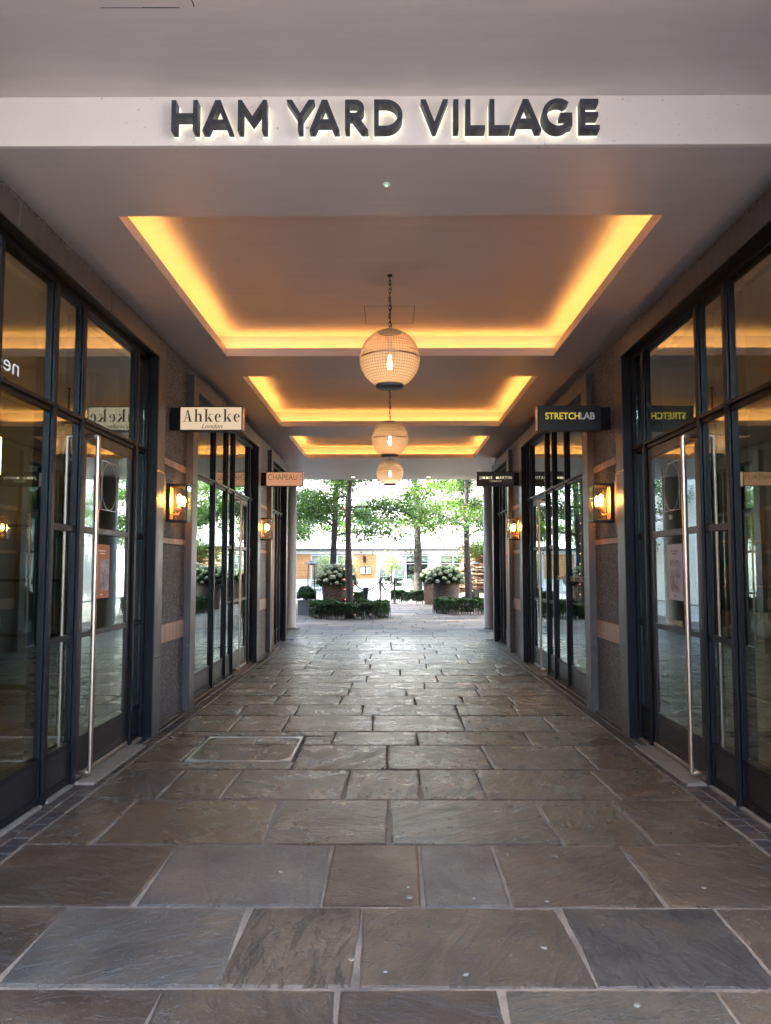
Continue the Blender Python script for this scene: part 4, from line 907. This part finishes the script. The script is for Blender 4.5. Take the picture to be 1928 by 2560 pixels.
# ------------------------------------------------------------------ trees of the courtyard
def make_tree(loc, r0, H, seed, lean, zlow, label, nb=13, reach=2.4, lights=None, nleaf=20000, leafsize=.088):
    rg = random.Random(seed); t = thing('courtyard_tree', label, 'tree', loc, 'trees of the courtyard')
    pts = []; rad = []
    n = 26
    for k in range(n + 1):
        z = H * k / n
        pts.append((lean[0] * z + .03 * math.sin(z * 1.1 + seed), lean[1] * z + .03 * math.cos(z * .9 + seed), z - .02)); rad.append(r0 * (1 - .72 * k / n) * (1.0 + .07 * math.sin(z * 4.3 + seed) + .05 * math.sin(z * 9.7)) * (1 + .35 * max(0, 1 - z / .35)))
    tm = MB().tube(pts, rad, 16)
    tr_ = tm.build('trunk', 'bark', t)
    br = MB(); cen = []
    for b in range(nb):
        z = zlow + (H - zlow) * .96 * (b / (nb - 1)) ** 1.15; az = b * 2.4 + rg.uniform(-.5, .5)
        k = z / H; base = Vector((lean[0] * z, lean[1] * z, z)); L = reach * (1 - .55 * ((z - zlow) / (H - zlow))) * rg.uniform(.8, 1.15)
        d = Vector((math.cos(az), math.sin(az), 0)); up = rg.uniform(.0, .75); p = []
        for q in range(9):
            u = q / 8; p.append(base + d * L * u + Vector((rg.uniform(-.06, .06), rg.uniform(-.06, .06), L * (up * u - .34 * u * u))))
        rb = r0 * .30 * (1 - .5 * k)
        br.tube(p, [max(.006, rb * (1 - .85 * q / 8)) for q in range(9)], 7)
        for q in range(2, 9):
            for _ in range(3):
                az2 = az + rg.choice([-1, 1]) * rg.uniform(.3, 1.4); l2 = L * rg.uniform(.16, .38); e = []; vz = rg.uniform(-.55, .6)
                for w_ in range(5): e.append(p[q] + Vector((math.cos(az2), math.sin(az2), 0)) * l2 * w_ / 4 + Vector((0, 0, l2 * (rg.uniform(-.03, .03) + vz * w_ / 4 - .22 * (w_ / 4) ** 2))))
                br.tube(e, [max(.003, .013 * (1 - .7 * w_ / 4)) for w_ in range(5)], 5, False)
                for w_ in range(1, 5): cen.append(e[w_])
    br.build('branches', 'bark', t)
    cen = np.array([tuple(c) for c in cen]); idx = nrs.randint(0, len(cen), nleaf)
    c = cen[idx] + nrs.normal(size=(nleaf, 3)) * np.array([.14, .14, .12])
    a = leaves(c, leafsize, leafsize * .66, .8); 
    quadcloud(a, 'crown', 'leaf', t)
    if lights:
        ls = thing('fairy_lights', lights, 'string lights', loc, 'fairy lights on the trunks'); w = []; blb = MB(); blr = MB()
        for k in range(240):
            z = .1 + 3.9 * k / 240; a_ = k * .35 + .4 * math.sin(k * .3); rr = r0 * 1.12 * (1 - .72 * z / H) * (1 + .35 * max(0, 1 - z / .35)) + .012
            q_ = (lean[0] * z + .03 * math.sin(z * 1.1 + seed) + rr * math.cos(a_), lean[1] * z + .03 * math.cos(z * .9 + seed) + rr * math.sin(a_), z); w.append(q_)
            if k % 9 == 0:
                (blr if rg.random() < .25 else blb).lathe([(0, -.011), (.010, -.004), (.010, .005), (0, .011)], (q_[0] * 1.0, q_[1] - .008, q_[2]), 6)
        MB().tube(w, .004, 5, False).build('wire', 'rope', ls); blb.build('warm_bulbs', 'fairy', ls, kind='stuff'); blr.build('red_bulbs', 'fairyred', ls, kind='stuff')
    return t
make_tree((-1.86, 25.6, 0), .128, 8.5, 3, (.008, .01), 2.5, 'tree with bare trunk rising behind the left wicker planter', lights=None, nb=15, reach=2.2)
make_tree((-1.19, 22.35, 0), .112, 8.2, 8, (.004, 0), 3.2, 'straight tree with fairy lights on its trunk, inside the left round hedge', lights='string of tiny warm bulbs wound round the trunk in the left hedge', nb=12, reach=2.3)
make_tree((1.26, 34.0, 0), .20, 9.5, 5, (-.025, 0), 2.9, 'thick sun-dappled tree in the middle of the courtyard', nb=16, reach=3.4, nleaf=26000, leafsize=.105)
make_tree((2.56, 25.6, 0), .125, 8.5, 14, (.003, 0), 2.5, 'tree with fairy lights on its trunk, inside the right hedge', lights='string of tiny warm and red bulbs wound round the right trunk', nb=15, reach=2.3)
make_tree((-5.2, 33.0, 0), .15, 9.0, 21, (.0, 0), 2.4, 'leafy tree at the left edge of the courtyard, mostly behind the column', nb=16, reach=3.3, nleaf=22000, leafsize=.105)
make_tree((5.0, 31.0, 0), .15, 9.0, 27, (.0, 0), 2.4, 'leafy tree at the right edge of the courtyard, mostly behind the column', nb=16, reach=3.2, nleaf=22000, leafsize=.105)

# ------------------------------------------------------------------ clipped hedges
def hedge_band(path, thick, z0, z1, label, n, loc, group='clipped box hedges'):
    """path = list of local (x, y); foliage fills a band of the given thickness"""
    t = thing('box_hedge', label, 'hedge', loc, group); pa = np.array(path); seg = np.linalg.norm(np.diff(pa, axis=0), axis=1); cu = np.concatenate([[0], np.cumsum(seg)])
    def at(u): return np.stack([np.interp(u, cu, pa[:, 0]), np.interp(u, cu, pa[:, 1])], axis=-1)
    u = nrs.rand(n) * cu[-1]; p = at(u); d = at(np.minimum(u + .02, cu[-1])) - at(np.maximum(u - .02, 0)); d /= (np.linalg.norm(d, axis=1)[:, None] + 1e-9); nn = np.stack([-d[:, 1], d[:, 0]], axis=1)
    # most leaves near the outer skin
    a = nrs.rand(n); off = np.where(nrs.rand(n) < .62, np.sign(nrs.rand(n) - .5) * (.80 + .22 * nrs.rand(n)), nrs.uniform(-1, 1, n)) * thick / 2
    zt = z1 + .028 * np.sin(u * 6.1) + .02 * np.sin(u * 17) ; low = z0 + .05 * nrs.rand(n) + .07 * (np.sin(u * 9) > .1)
    z = np.where(nrs.rand(n) < .34, zt - .035 * nrs.rand(n) ** 2, low + (zt - low) * a ** .75)
    c = np.concatenate([p + nn * (off + nrs.normal(size=n) * .012)[:, None], z[:, None]], axis=1)
    quadcloud(leaves(c, .052, .032, .9), 'foliage', 'box', t)
    stm = MB(); k = 0.0
    while k < cu[-1]:
        for o_ in (-.3, .3):
            b = at(np.array([k]))[0]; dd = at(np.array([min(k + .02, cu[-1])]))[0] - at(np.array([max(k - .02, 0)]))[0]; dd /= np.linalg.norm(dd) + 1e-9; b = b + np.array([-dd[1], dd[0]]) * thick * o_
            stm.tube([(b[0], b[1], -.02), (b[0] + rnd.uniform(-.03, .03), b[1] + rnd.uniform(-.03, .03), z1 * .55)], .008, 5, False)
        k += .085
    stm.build('stems', 'bark', t, kind='stuff')
    hp = MB(); k = 0.0
    while k < cu[-1] - .2:                                           # low wire hoops edging the bed
        q = []
        for j in range(11):
            f = j / 10; b = at(np.array([k + .2 * f]))[0]; dd = at(np.array([min(k + .2 * f + .02, cu[-1])]))[0] - at(np.array([max(k + .2 * f - .02, 0)]))[0]; dd /= np.linalg.norm(dd) + 1e-9
            b = b + np.array([dd[1], -dd[0]]) * (thick / 2 + .05); q.append((b[0], b[1], .30 * math.sin(math.pi * f) ** .5))
        hp.tube(q, .006, 5, False); k += .21
    hp.build('wire_hoops', 'blackmetal', t, kind='stuff')
    return t
ring = [(1.0 * math.cos(R(a)), .95 * math.sin(R(a))) for a in range(-180, 181, 6)]
hedge_band(ring, .30, .06, .43, 'low round clipped hedge around the left tree and wicker planter', 26000, (-1.18, 22.85, 0))
ring2 = [(1.25 * math.cos(R(a)), 1.0 * math.sin(R(a))) for a in range(-180, 181, 6)]
hedge_band(ring2, .30, .06, .43, 'low round clipped hedge around the right tree', 26000, (2.83, 25.05, 0))
hedge_band([(-.2, 0), (1.35, 0)], .40, .05, .46, 'straight clipped hedge behind the rope barrier, middle of the courtyard', 13000, (.25, 31.45, 0))
hedge_band([(-1.55, 0), (-.3, 0)], .36, .05, .44, 'short clipped hedge behind the black ash bin', 10000, (-.7, 31.0, 0))

# ------------------------------------------------------------------ wicker planters with hydrangeas
def planter(loc, label, r1, r0, h, group='wicker planters'):
    t = thing('wicker_planter', label, 'planter', loc, group); seg, rowsn = 96, 46; pr = []
    for j in range(rowsn + 1): u = j / rowsn; pr.append((r0 + (r1 - r0) * u ** .8, h * u))
    MB().lathe(pr, seg=seg, mod=lambda k, j: 1 + .034 * (1 if ((k // 3) + (j // 2)) % 2 else -1) * (1 if j % 2 else .2)).build('woven_side', 'wicker', t)
    MB().lathe([(r1 - .02, h - .02), (r1 + .03, h - .015), (r1 + .035, h + .015), (r1 - .03, h + .02), (r1 - .04, h - .05)], seg=48).build('rim', 'wicker', t)
    MB().lathe([(0, h - .05), (r1 - .04, h - .05)], seg=32).build('soil', 'soil', t)
    return t
def flower_mesh(seed):
    rs = np.random.RandomState(seed); n = 130; d = rs.normal(size=(n, 3)); d /= np.linalg.norm(d, axis=1)[:, None]; d[:, 2] = np.maximum(d[:, 2], -.5)
    c = d * np.array([1, 1, .8]) * (.9 + .15 * rs.rand(n, 1)); u = np.cross(d, rs.normal(size=(n, 3))); u /= np.linalg.norm(u, axis=1)[:, None]; v = np.cross(d, u); k = .30
    a = np.stack([c + u * k, c + v * k, c - u * k, c - v * k], axis=1) + d[:, None, :] * rs.normal(size=(n, 4, 1)) * .07
    return a
FL = []
for q in range(3):
    o = quadcloud(flower_mesh(q) * .085, 'flower_head', 'petal'); FL.append(o.data); bpy.data.objects.remove(o)
def hydrangea(loc, label, rx, h, nf, bias):
    t = thing('hydrangea', label, 'hydrangea', loc, 'hydrangeas in planters'); n = 5200
    a = nrs.rand(n) * 2 * math.pi; e = np.arcsin(nrs.rand(n)) ; k = .55 + .42 * nrs.rand(n) ** .5
    c = np.stack([rx * k * np.cos(a) * np.cos(e * .92), rx * k * np.sin(a) * np.cos(e * .92), h * (k * np.sin(e) * .95) - .05 + .10 * (1 - np.sin(e)) * 0], axis=1)
    quadcloud(leaves(c, .105, .07, .7), 'foliage', 'hydleaf', t)
    st_ = MB()
    for k_ in range(40):
        a_ = rnd.uniform(0, 6.28); rr = rnd.uniform(.1, .7) * rx; st_.tube([(rr * .3 * math.cos(a_), rr * .3 * math.sin(a_), -.08), (rr * math.cos(a_), rr * math.sin(a_), h * .55)], .006, 5, False)
    st_.build('stems', 'hydleaf', t, kind='stuff')
    for q in range(nf):
        u = (q + .5) / nf; az = q * 2.39996; ez = math.asin(u ** .8 * .98)
        r_ = rx * (1.0 + .06 * rnd.uniform(-1, 1)); p = Vector((r_ * math.cos(az) * math.cos(ez), r_ * math.sin(az) * math.cos(ez), h * math.sin(ez) + (-.06 if u < .25 else 0) + rnd.uniform(-.03, .03)))
        if q % 9 == 4: continue
        o = link('flower_head', FL[q % 3], 'petal', t, p, (rnd.uniform(-.4, .4), rnd.uniform(-.4, .4), rnd.uniform(0, 6))); s_ = rnd.uniform(.72, 1.15); o.scale = (s_, s_, s_)
    return t
planter((-1.62, 24.05, 0), 'tall brown wicker planter behind the left tree trunk', .50, .40, 1.0)
hydrangea((-1.66, 24.05, 1.0), 'white-green hydrangea spilling over the left wicker planter', .60, .50, 62, 0)
planter((1.96, 27.0, 0), 'tall brown wicker planter on the right with a full hydrangea', .47, .40, .97)
hydrangea((1.93, 27.0, .97), 'white-green hydrangea in the front right wicker planter', .64, .52, 64, 0)
planter((1.78, 30.6, 0), 'brown wicker planter half hidden behind the right one', .47, .40, .97)
hydrangea((1.70, 30.6, .97), 'hydrangea half hidden behind the right front one', .55, .40, 40, 0)

# lead box planter with a clipped shrub
t = thing('lead_planter', 'square lead-grey planter beside the left column', 'planter', (-2.6, 23.95, 0)); h = .45
for nm, (x0, x1, y0, y1) in dict(front=(-.225, .225, -.225, -.20), back=(-.225, .225, .20, .225), left=(-.225, -.20, -.2, .2), right=(.20, .225, -.2, .2)).items(): B('side_panel', x0, x1, y0, y1, .0, h - .03, 'lead', t, .003)
rm = MB()
for (x0, x1, y0, y1) in ((-.245, .245, -.245, -.19), (-.245, .245, .19, .245), (-.245, -.19, -.19, .19), (.19, .245, -.19, .19)): rm.box(x0, x1, y0, y1, h - .03, h + .005, .004)
rm.build('rim', 'lead', t); B('base_moulding', -.24, .24, -.24, .24, 0, .04, 'lead', t, .004); B('soil', -.199, .199, -.199, .199, .1, h - .04, 'soil', t)
t = thing('clipped_shrub', 'dark green domed shrub growing in the lead planter', 'shrub', (-2.6, 23.95, h - .04)); n = 6000
a = nrs.rand(n) * 6.283; e = np.arcsin(nrs.rand(n)); k = .72 + .3 * nrs.rand(n) ** .5
quadcloud(leaves(np.stack([.27 * k * np.cos(a) * np.cos(e * .9), .27 * k * np.sin(a) * np.cos(e * .9), .10 + .36 * k * np.sin(e)], 1), .05, .018, 1.0), 'foliage', 'box', t)
sm_ = MB()
for q in range(14): sm_.tube([(rnd.uniform(-.05, .05), rnd.uniform(-.05, .05), -.03), (rnd.uniform(-.16, .16), rnd.uniform(-.16, .16), .2)], .007, 5, False)
sm_.build('stems', 'bark', t, kind='stuff')

# patio heaters
def heater(loc, label):
    t = thing('patio_heater', label, 'patio heater', loc, 'patio heaters')
    MB().lathe([(0, 1.70), (.03, 1.70), (.10, 1.675), (.11, 1.65), (.14, 1.63), (.25, 1.585), (.26, 1.565), (.24, 1.56), (.10, 1.60), (0, 1.60)][::-1], seg=32).build('hood', 'blackmetal', t)
    for k in range(4):
        a = math.pi / 4 + k * math.pi / 2; MB().tube([(.17 * math.cos(a), .17 * math.sin(a), .6), (.15 * math.cos(a), .15 * math.sin(a), 1.585)], .010, 6).build('post', 'blackmetal', t)
    MB().lathe([(.06, .62), (.06, 1.54)], seg=20).build('glass_tube', 'clearglass', t); MB().lathe([(.05, 1.53), (.065, 1.545), (.065, 1.585), (0, 1.59)], seg=20).build('tube_cap', 'blackmetal', t)
    MB().lathe([(0, 0), (.25, 0), (.25, .04), (.20, .06), (.19, .58), (.20, .61), (0, .62)], seg=4, smooth=False).build('base_box', 'blackmetal', t)
heater((-2.79, 27.4, 0), 'black patio heater with a glass tube behind the lead planter'); heater((3.35, 30.6, 0), 'black patio heater near the stacked sculpture on the right')

# rope barrier, ash bin
def bollard(loc, label):
    t = thing('barrier_post', label, 'barrier post', loc, 'rope barrier posts')
    MB().lathe([(0, 0), (.15, 0), (.15, .012), (.06, .03), (.036, .05), (.036, .93), (.048, .935), (.05, .965), (.032, .985), (.04, 1.01), (.028, 1.03), (0, 1.035)], seg=20).build('post', 'blackmetal', t)
for l_, lab in (((-.385, 30.6, 0), 'slim black barrier post, second from the right'), ((.18, 31.0, 0), 'slim black barrier post standing at the right end of the rope'), ((-1.45, 30.2, 0), 'slim black barrier post hidden near the left tree')): bollard(l_, lab)
def swag(p, q, label):
    pts = []
    for k in range(21): u = k / 20; pts.append((p[0] + (q[0] - p[0]) * u, p[1] + (q[1] - p[1]) * u, .94 - .42 * 4 * u * (1 - u) * .95))
    tag(MB().tube(pts, .026, 7).build('barrier_rope', 'rope'), label, 'rope', 'barrier ropes')
swag((-1.45, 30.2), (-.385, 30.6), 'dark rope swag left of the middle barrier post'); swag((-.385, 30.6), (.18, 31.0), 'dark rope swag between the two barrier posts')
t = thing('ash_bin', 'black conical ash bin standing behind the left hedge', 'bin', (-.845, 27.2, 0))
MB().lathe([(0, 0), (.06, 0), (.062, .02), (.075, .5), (.10, .70), (.108, .75), (.095, .75), (.08, .68), (0, .68)], seg=24).build('body', 'blackmetal', t); MB().lathe([(0, .69), (.08, .69)], seg=20).build('ash_tray', 'steel', t)

# ------------------------------------------------------------------ stacked slab sculpture on a plinth
t = thing('stacked_sculpture', 'golden-brown sculpture of irregular stacked layers behind the right tree', 'sculpture', (4.0, 34.6, 0))
MB().lathe([(0, 0), (1.6, 0), (1.6, .30), (1.55, .33), (0, .33)], seg=40).build('plinth', 'whitewall', t)
z = .335; q = 0
while z < 2.4:
    hh = rnd.uniform(.045, .10); n = 22; mb = MB(); u = (z - .33) / 2.05; R0 = 1.18 + .30 * math.sin(u * 5.2 + .6) - .15 * u; ph = rnd.uniform(0, 6); ox, oy = rnd.uniform(-.10, .10), rnd.uniform(-.10, .10)
    rr = [R0 * (1 + .13 * math.sin(3 * a + ph) + .09 * math.sin(5 * a + 2 * ph) + rnd.uniform(-.07, .07)) for a in [2 * math.pi * k / n for k in range(n)]]
    for lv, (zz, sc) in enumerate(((0, .93), (hh * .35, 1.0), (hh * .7, .99), (hh, .92))):
        for k in range(n): a = 2 * math.pi * k / n; mb.v.append((rr[k] * sc * math.cos(a), rr[k] * sc * math.sin(a), zz + .02 * math.sin(2 * a + ph)))
    for lv in range(3):
        for k in range(n): mb.f.append((lv * n + k, lv * n + (k + 1) % n, (lv + 1) * n + (k + 1) % n, (lv + 1) * n + k)); mb.sm.append(False)
    mb.f.append(tuple(range(n))[::-1]); mb.f.append(tuple(range(3 * n, 4 * n))); mb.sm += [False, False]
    o = mb.build('stone_layer', 'layerstone', t, loc=(ox, oy, z)); z += hh * 1.02; q += 1

# ------------------------------------------------------------------ restaurant pavilion at the back
Yb = 46.0
rb_ = thing('restaurant_pavilion', 'low white pavilion with orange timber panels and grey-framed windows across the courtyard', 'building', (0, Yb, 0))
def pv(nm, x0, x1, y0, y1, z0, z1, mat, par=None, bev=0.0): return B(nm, x0, x1, y0, y1, z0, z1, mat, par or rb_, bev)
pv('rear_wall', -16, 16, 4.0, 4.3, 0, 2.35, 'darkglass')
for a, b in ((-16, -8.2), (-2.35, -.66), (2.32, 2.98), (5.3, 16)): pv('wall', a, b, .0, .3, 0, 2.22, 'whitewall')
pv('wall', -6.6, -4.7, 0, .3, 0, 2.22, 'whitewall')
for a, b in ((-6.55, -4.73), (-2.21, -.80)):
    nb_ = 16
    for k in range(nb_): z0 = .74 + 1.44 * k / nb_; o = pv('cladding_board', a, b, -.03 - .006 * (k % 2), -.001, z0 + .004, z0 + 1.44 / nb_ - .004, 'timber')
f_ = MB(); f_.box(-16, 16, -.12, .3, 2.221, 2.40); f_.build('parapet', 'whitewall', rb_)
MB().box(-16, 16, -.30, 4.3, 2.401, 2.55).build('roof_edge', 'darkroof', rb_)
pv('floor_slab', -16, 16, -.2, 4.0, -.03, .02, 'whitewall')
def glazing(x0, x1, n, z0=.12, z1=2.18):
    for k in range(n):
        a, b = x0 + (x1 - x0) * k / n, x0 + (x1 - x0) * (k + 1) / n; m = MB(); e = .045
        m.box(a, a + e, -.04, .06, z0, z1); m.box(b - e, b, -.04, .06, z0, z1); m.box(a + e, b - e, -.04, .06, z0, z0 + .16); m.box(a + e, b - e, -.04, .06, z1 - .08, z1); m.box(a + e, b - e, -.035, .055, 1.62, 1.66)
        w = m.build('window', 'greyframe', rb_)
        MB().box(a + e, b - e, .0, .006, z0 + .16, z1 - .08).build('pane', 'glass', w)
        MB().box(a + e, b - e, .1, .105, 1.75, z1 - .09).build('blind', 'whitewall', w)
glazing(-4.68, -2.37, 3); glazing(-.64, .22, 1); glazing(.24, 2.30, 3); glazing(3.0, 5.28, 3); glazing(-8.18, -6.62, 2)
# menu cases and wall lamp
for k, x in enumerate((-1.62, -1.28)):
    t = thing('menu_case', 'wall-mounted menu case with a white sheet, %s of the pair' % ('left' if k == 0 else 'right'), 'menu case', (x, Yb - .04, 1.0), 'menu cases on the timber panel')
    m = MB(); m.box(-.15, .15, -.05, -.012, 0, .48, .006); m.build('case', 'blackmetal', t); B('menu_sheet', -.105, .105, -.054, -.051, .05, .43, 'paper', t)
t = thing('wall_light', 'dark rectangular wall light on the timber panel above the menu cases', 'wall lamp', (-1.5, Yb - .04, 1.72)); B('body', -.09, .09, -.10, -.012, 0, .36, 'blackmetal', t, .006); B('glass_front', -.05, .05, -.104, -.1005, .06, .30, 'clearglass', t)
# potted trees in front of the pavilion
def potted(loc, label, r_, hs):
    t = thing('potted_tree', label, 'potted tree', loc, 'potted trees by the pavilion')
    MB().lathe([(0, 0), (.20, 0), (.26, .42), (.28, .45), (.24, .45), (0, .40)], seg=20).build('pot', 'whitewall', t)
    s2 = MB(); s2.tube([(0, 0, .38), (.02, .01, hs - .1)], [.03, .018], 7)
    for k in range(7): a = k * .9; s2.tube([(.01, 0, hs - .35 + .03 * k), (.25 * math.cos(a), .25 * math.sin(a), hs + .02 * k)], .008, 5)
    s2.build('stem', 'bark', t); n = 2600; p = nrs.normal(size=(n, 3)) * np.array([r_, r_, r_ * 1.1]) * .55 + np.array([0, 0, hs + r_ * .5])
    quadcloud(leaves(p, .10, .035, .8), 'crown', 'olive', t)
potted((.05, 43.6, 0), 'small potted tree in front of the grey window, right of the menu wall', .42, 1.45); potted((-3.6, 43.5, 0), 'potted olive left of the left tree trunk', .45, 1.35); potted((-2.35, 43.9, 0), 'potted olive between the two left trunks', .40, 1.35)
# mint bistro chairs and tables
def chair_parts(t):
    for sx in (-1, 1):
        MB().tube([(sx * .19, -.2, 0), (sx * .19, .17, .45)], .011, 6).build('leg', 'mint', t); MB().tube([(sx * .19, .22, 0), (sx * .19, -.18, .45)], .011, 6).build('leg', 'mint', t)
        MB().tube([(sx * .19, .19, .44), (sx * .185, .25, .84)], .011, 6).build('back_post', 'mint', t)
    for k in range(5): B('seat_slat', -.2, .2, -.19 + k * .078, -.13 + k * .078, .452, .468, 'mint', t)
    for k in range(3): B('back_slat', -.19, .19, .215 + k * .02, .227 + k * .02, .58 + k * .1, .63 + k * .1, 'mint', t)
    MB().tube([(-.185, .25, .84), (-.1, .255, .88), (.1, .255, .88), (.185, .25, .84)], .011, 6).build('top_rail', 'mint', t)
proto = None; npl = 0
def copy_thing(src, loc, rz, label):
    c = src.copy(); COL.objects.link(c); c.location = loc; c.rotation_euler = (0, 0, rz); c['label'] = label
    for ch in src.children: d = ch.copy(); COL.objects.link(d); d.parent = c
    return c
spots_c = [(-2.15, 36.4, 'under the menu cases'), (-1.6, 36.1, 'under the menu cases, second from the tree trunk'), (-1.05, 36.5, 'left of the barrier post'), (-.55, 36.0, 'behind the middle barrier post'), (-.05, 36.4, 'between the two barrier posts'), (.42, 36.0, 'right of the right barrier post'), (.95, 36.5, 'in front of the grey windows'), (1.55, 36.3, 'just right of the thick tree'), (2.0, 36.0, 'left of the half hidden wicker planter'), (-2.9, 36.2, 'behind the left wicker planter'), (-3.5, 36.5, 'beside the patio heater')]
for k, (x, y, d) in enumerate(spots_c):
    lab = 'pale mint slatted bistro chair ' + d; rz = rnd.choice([0.2, 1.4, -1.3, 2.8, .6])
    if proto is None: proto = thing('bistro_chair', lab, 'chair', (x, y, 0), 'mint bistro chairs', rz); chair_parts(proto)
    else: copy_thing(proto, (x, y, 0), rz, lab)
tp = None
for k, (x, y, d) in enumerate(((-1.85, 37.0, 'under the menu cases'), (-.3, 37.1, 'behind the middle barrier post'), (.7, 37.1, 'in front of the grey windows'), (1.9, 37.0, 'right of the thick tree'))):
    lab = 'round pale mint bistro table ' + d
    if tp is None:
        tp = thing('bistro_table', lab, 'table', (x, y, 0), 'mint bistro tables'); MB().lathe([(0, .72), (.33, .72), (.34, .735), (.33, .75), (0, .75)], seg=28).build('table_top', 'mint', tp)
        for q in range(3): a = q * 2.094; MB().tube([(.26 * math.cos(a), .26 * math.sin(a), 0), (.04 * math.cos(a), .04 * math.sin(a), .4), (.2 * math.cos(a), .2 * math.sin(a), .72)], .011, 6).build('leg', 'mint', tp)
    else: copy_thing(tp, (x, y, 0), rnd.uniform(0, 2), lab)
# curved street lamp behind the pavilion
t = thing('street_lamp', 'thin curved-arm lamp post rising behind the pavilion roof', 'street lamp', (.9, 50.5, 0))
MB().tube([(0, 0, 0), (0, 0, 2.6), (-.05, 0, 3.2), (-.25, 0, 3.55), (-.5, 0, 3.6), (-.68, 0, 3.45), (-.72, 0, 3.25)], .03, 8).build('post', 'lead', t)
MB().lathe([(0, .0), (.10, 0), (.05, .12), (0, .14)], (-.72, 0, 3.12), 14).build('lamp_head', 'lead', t)
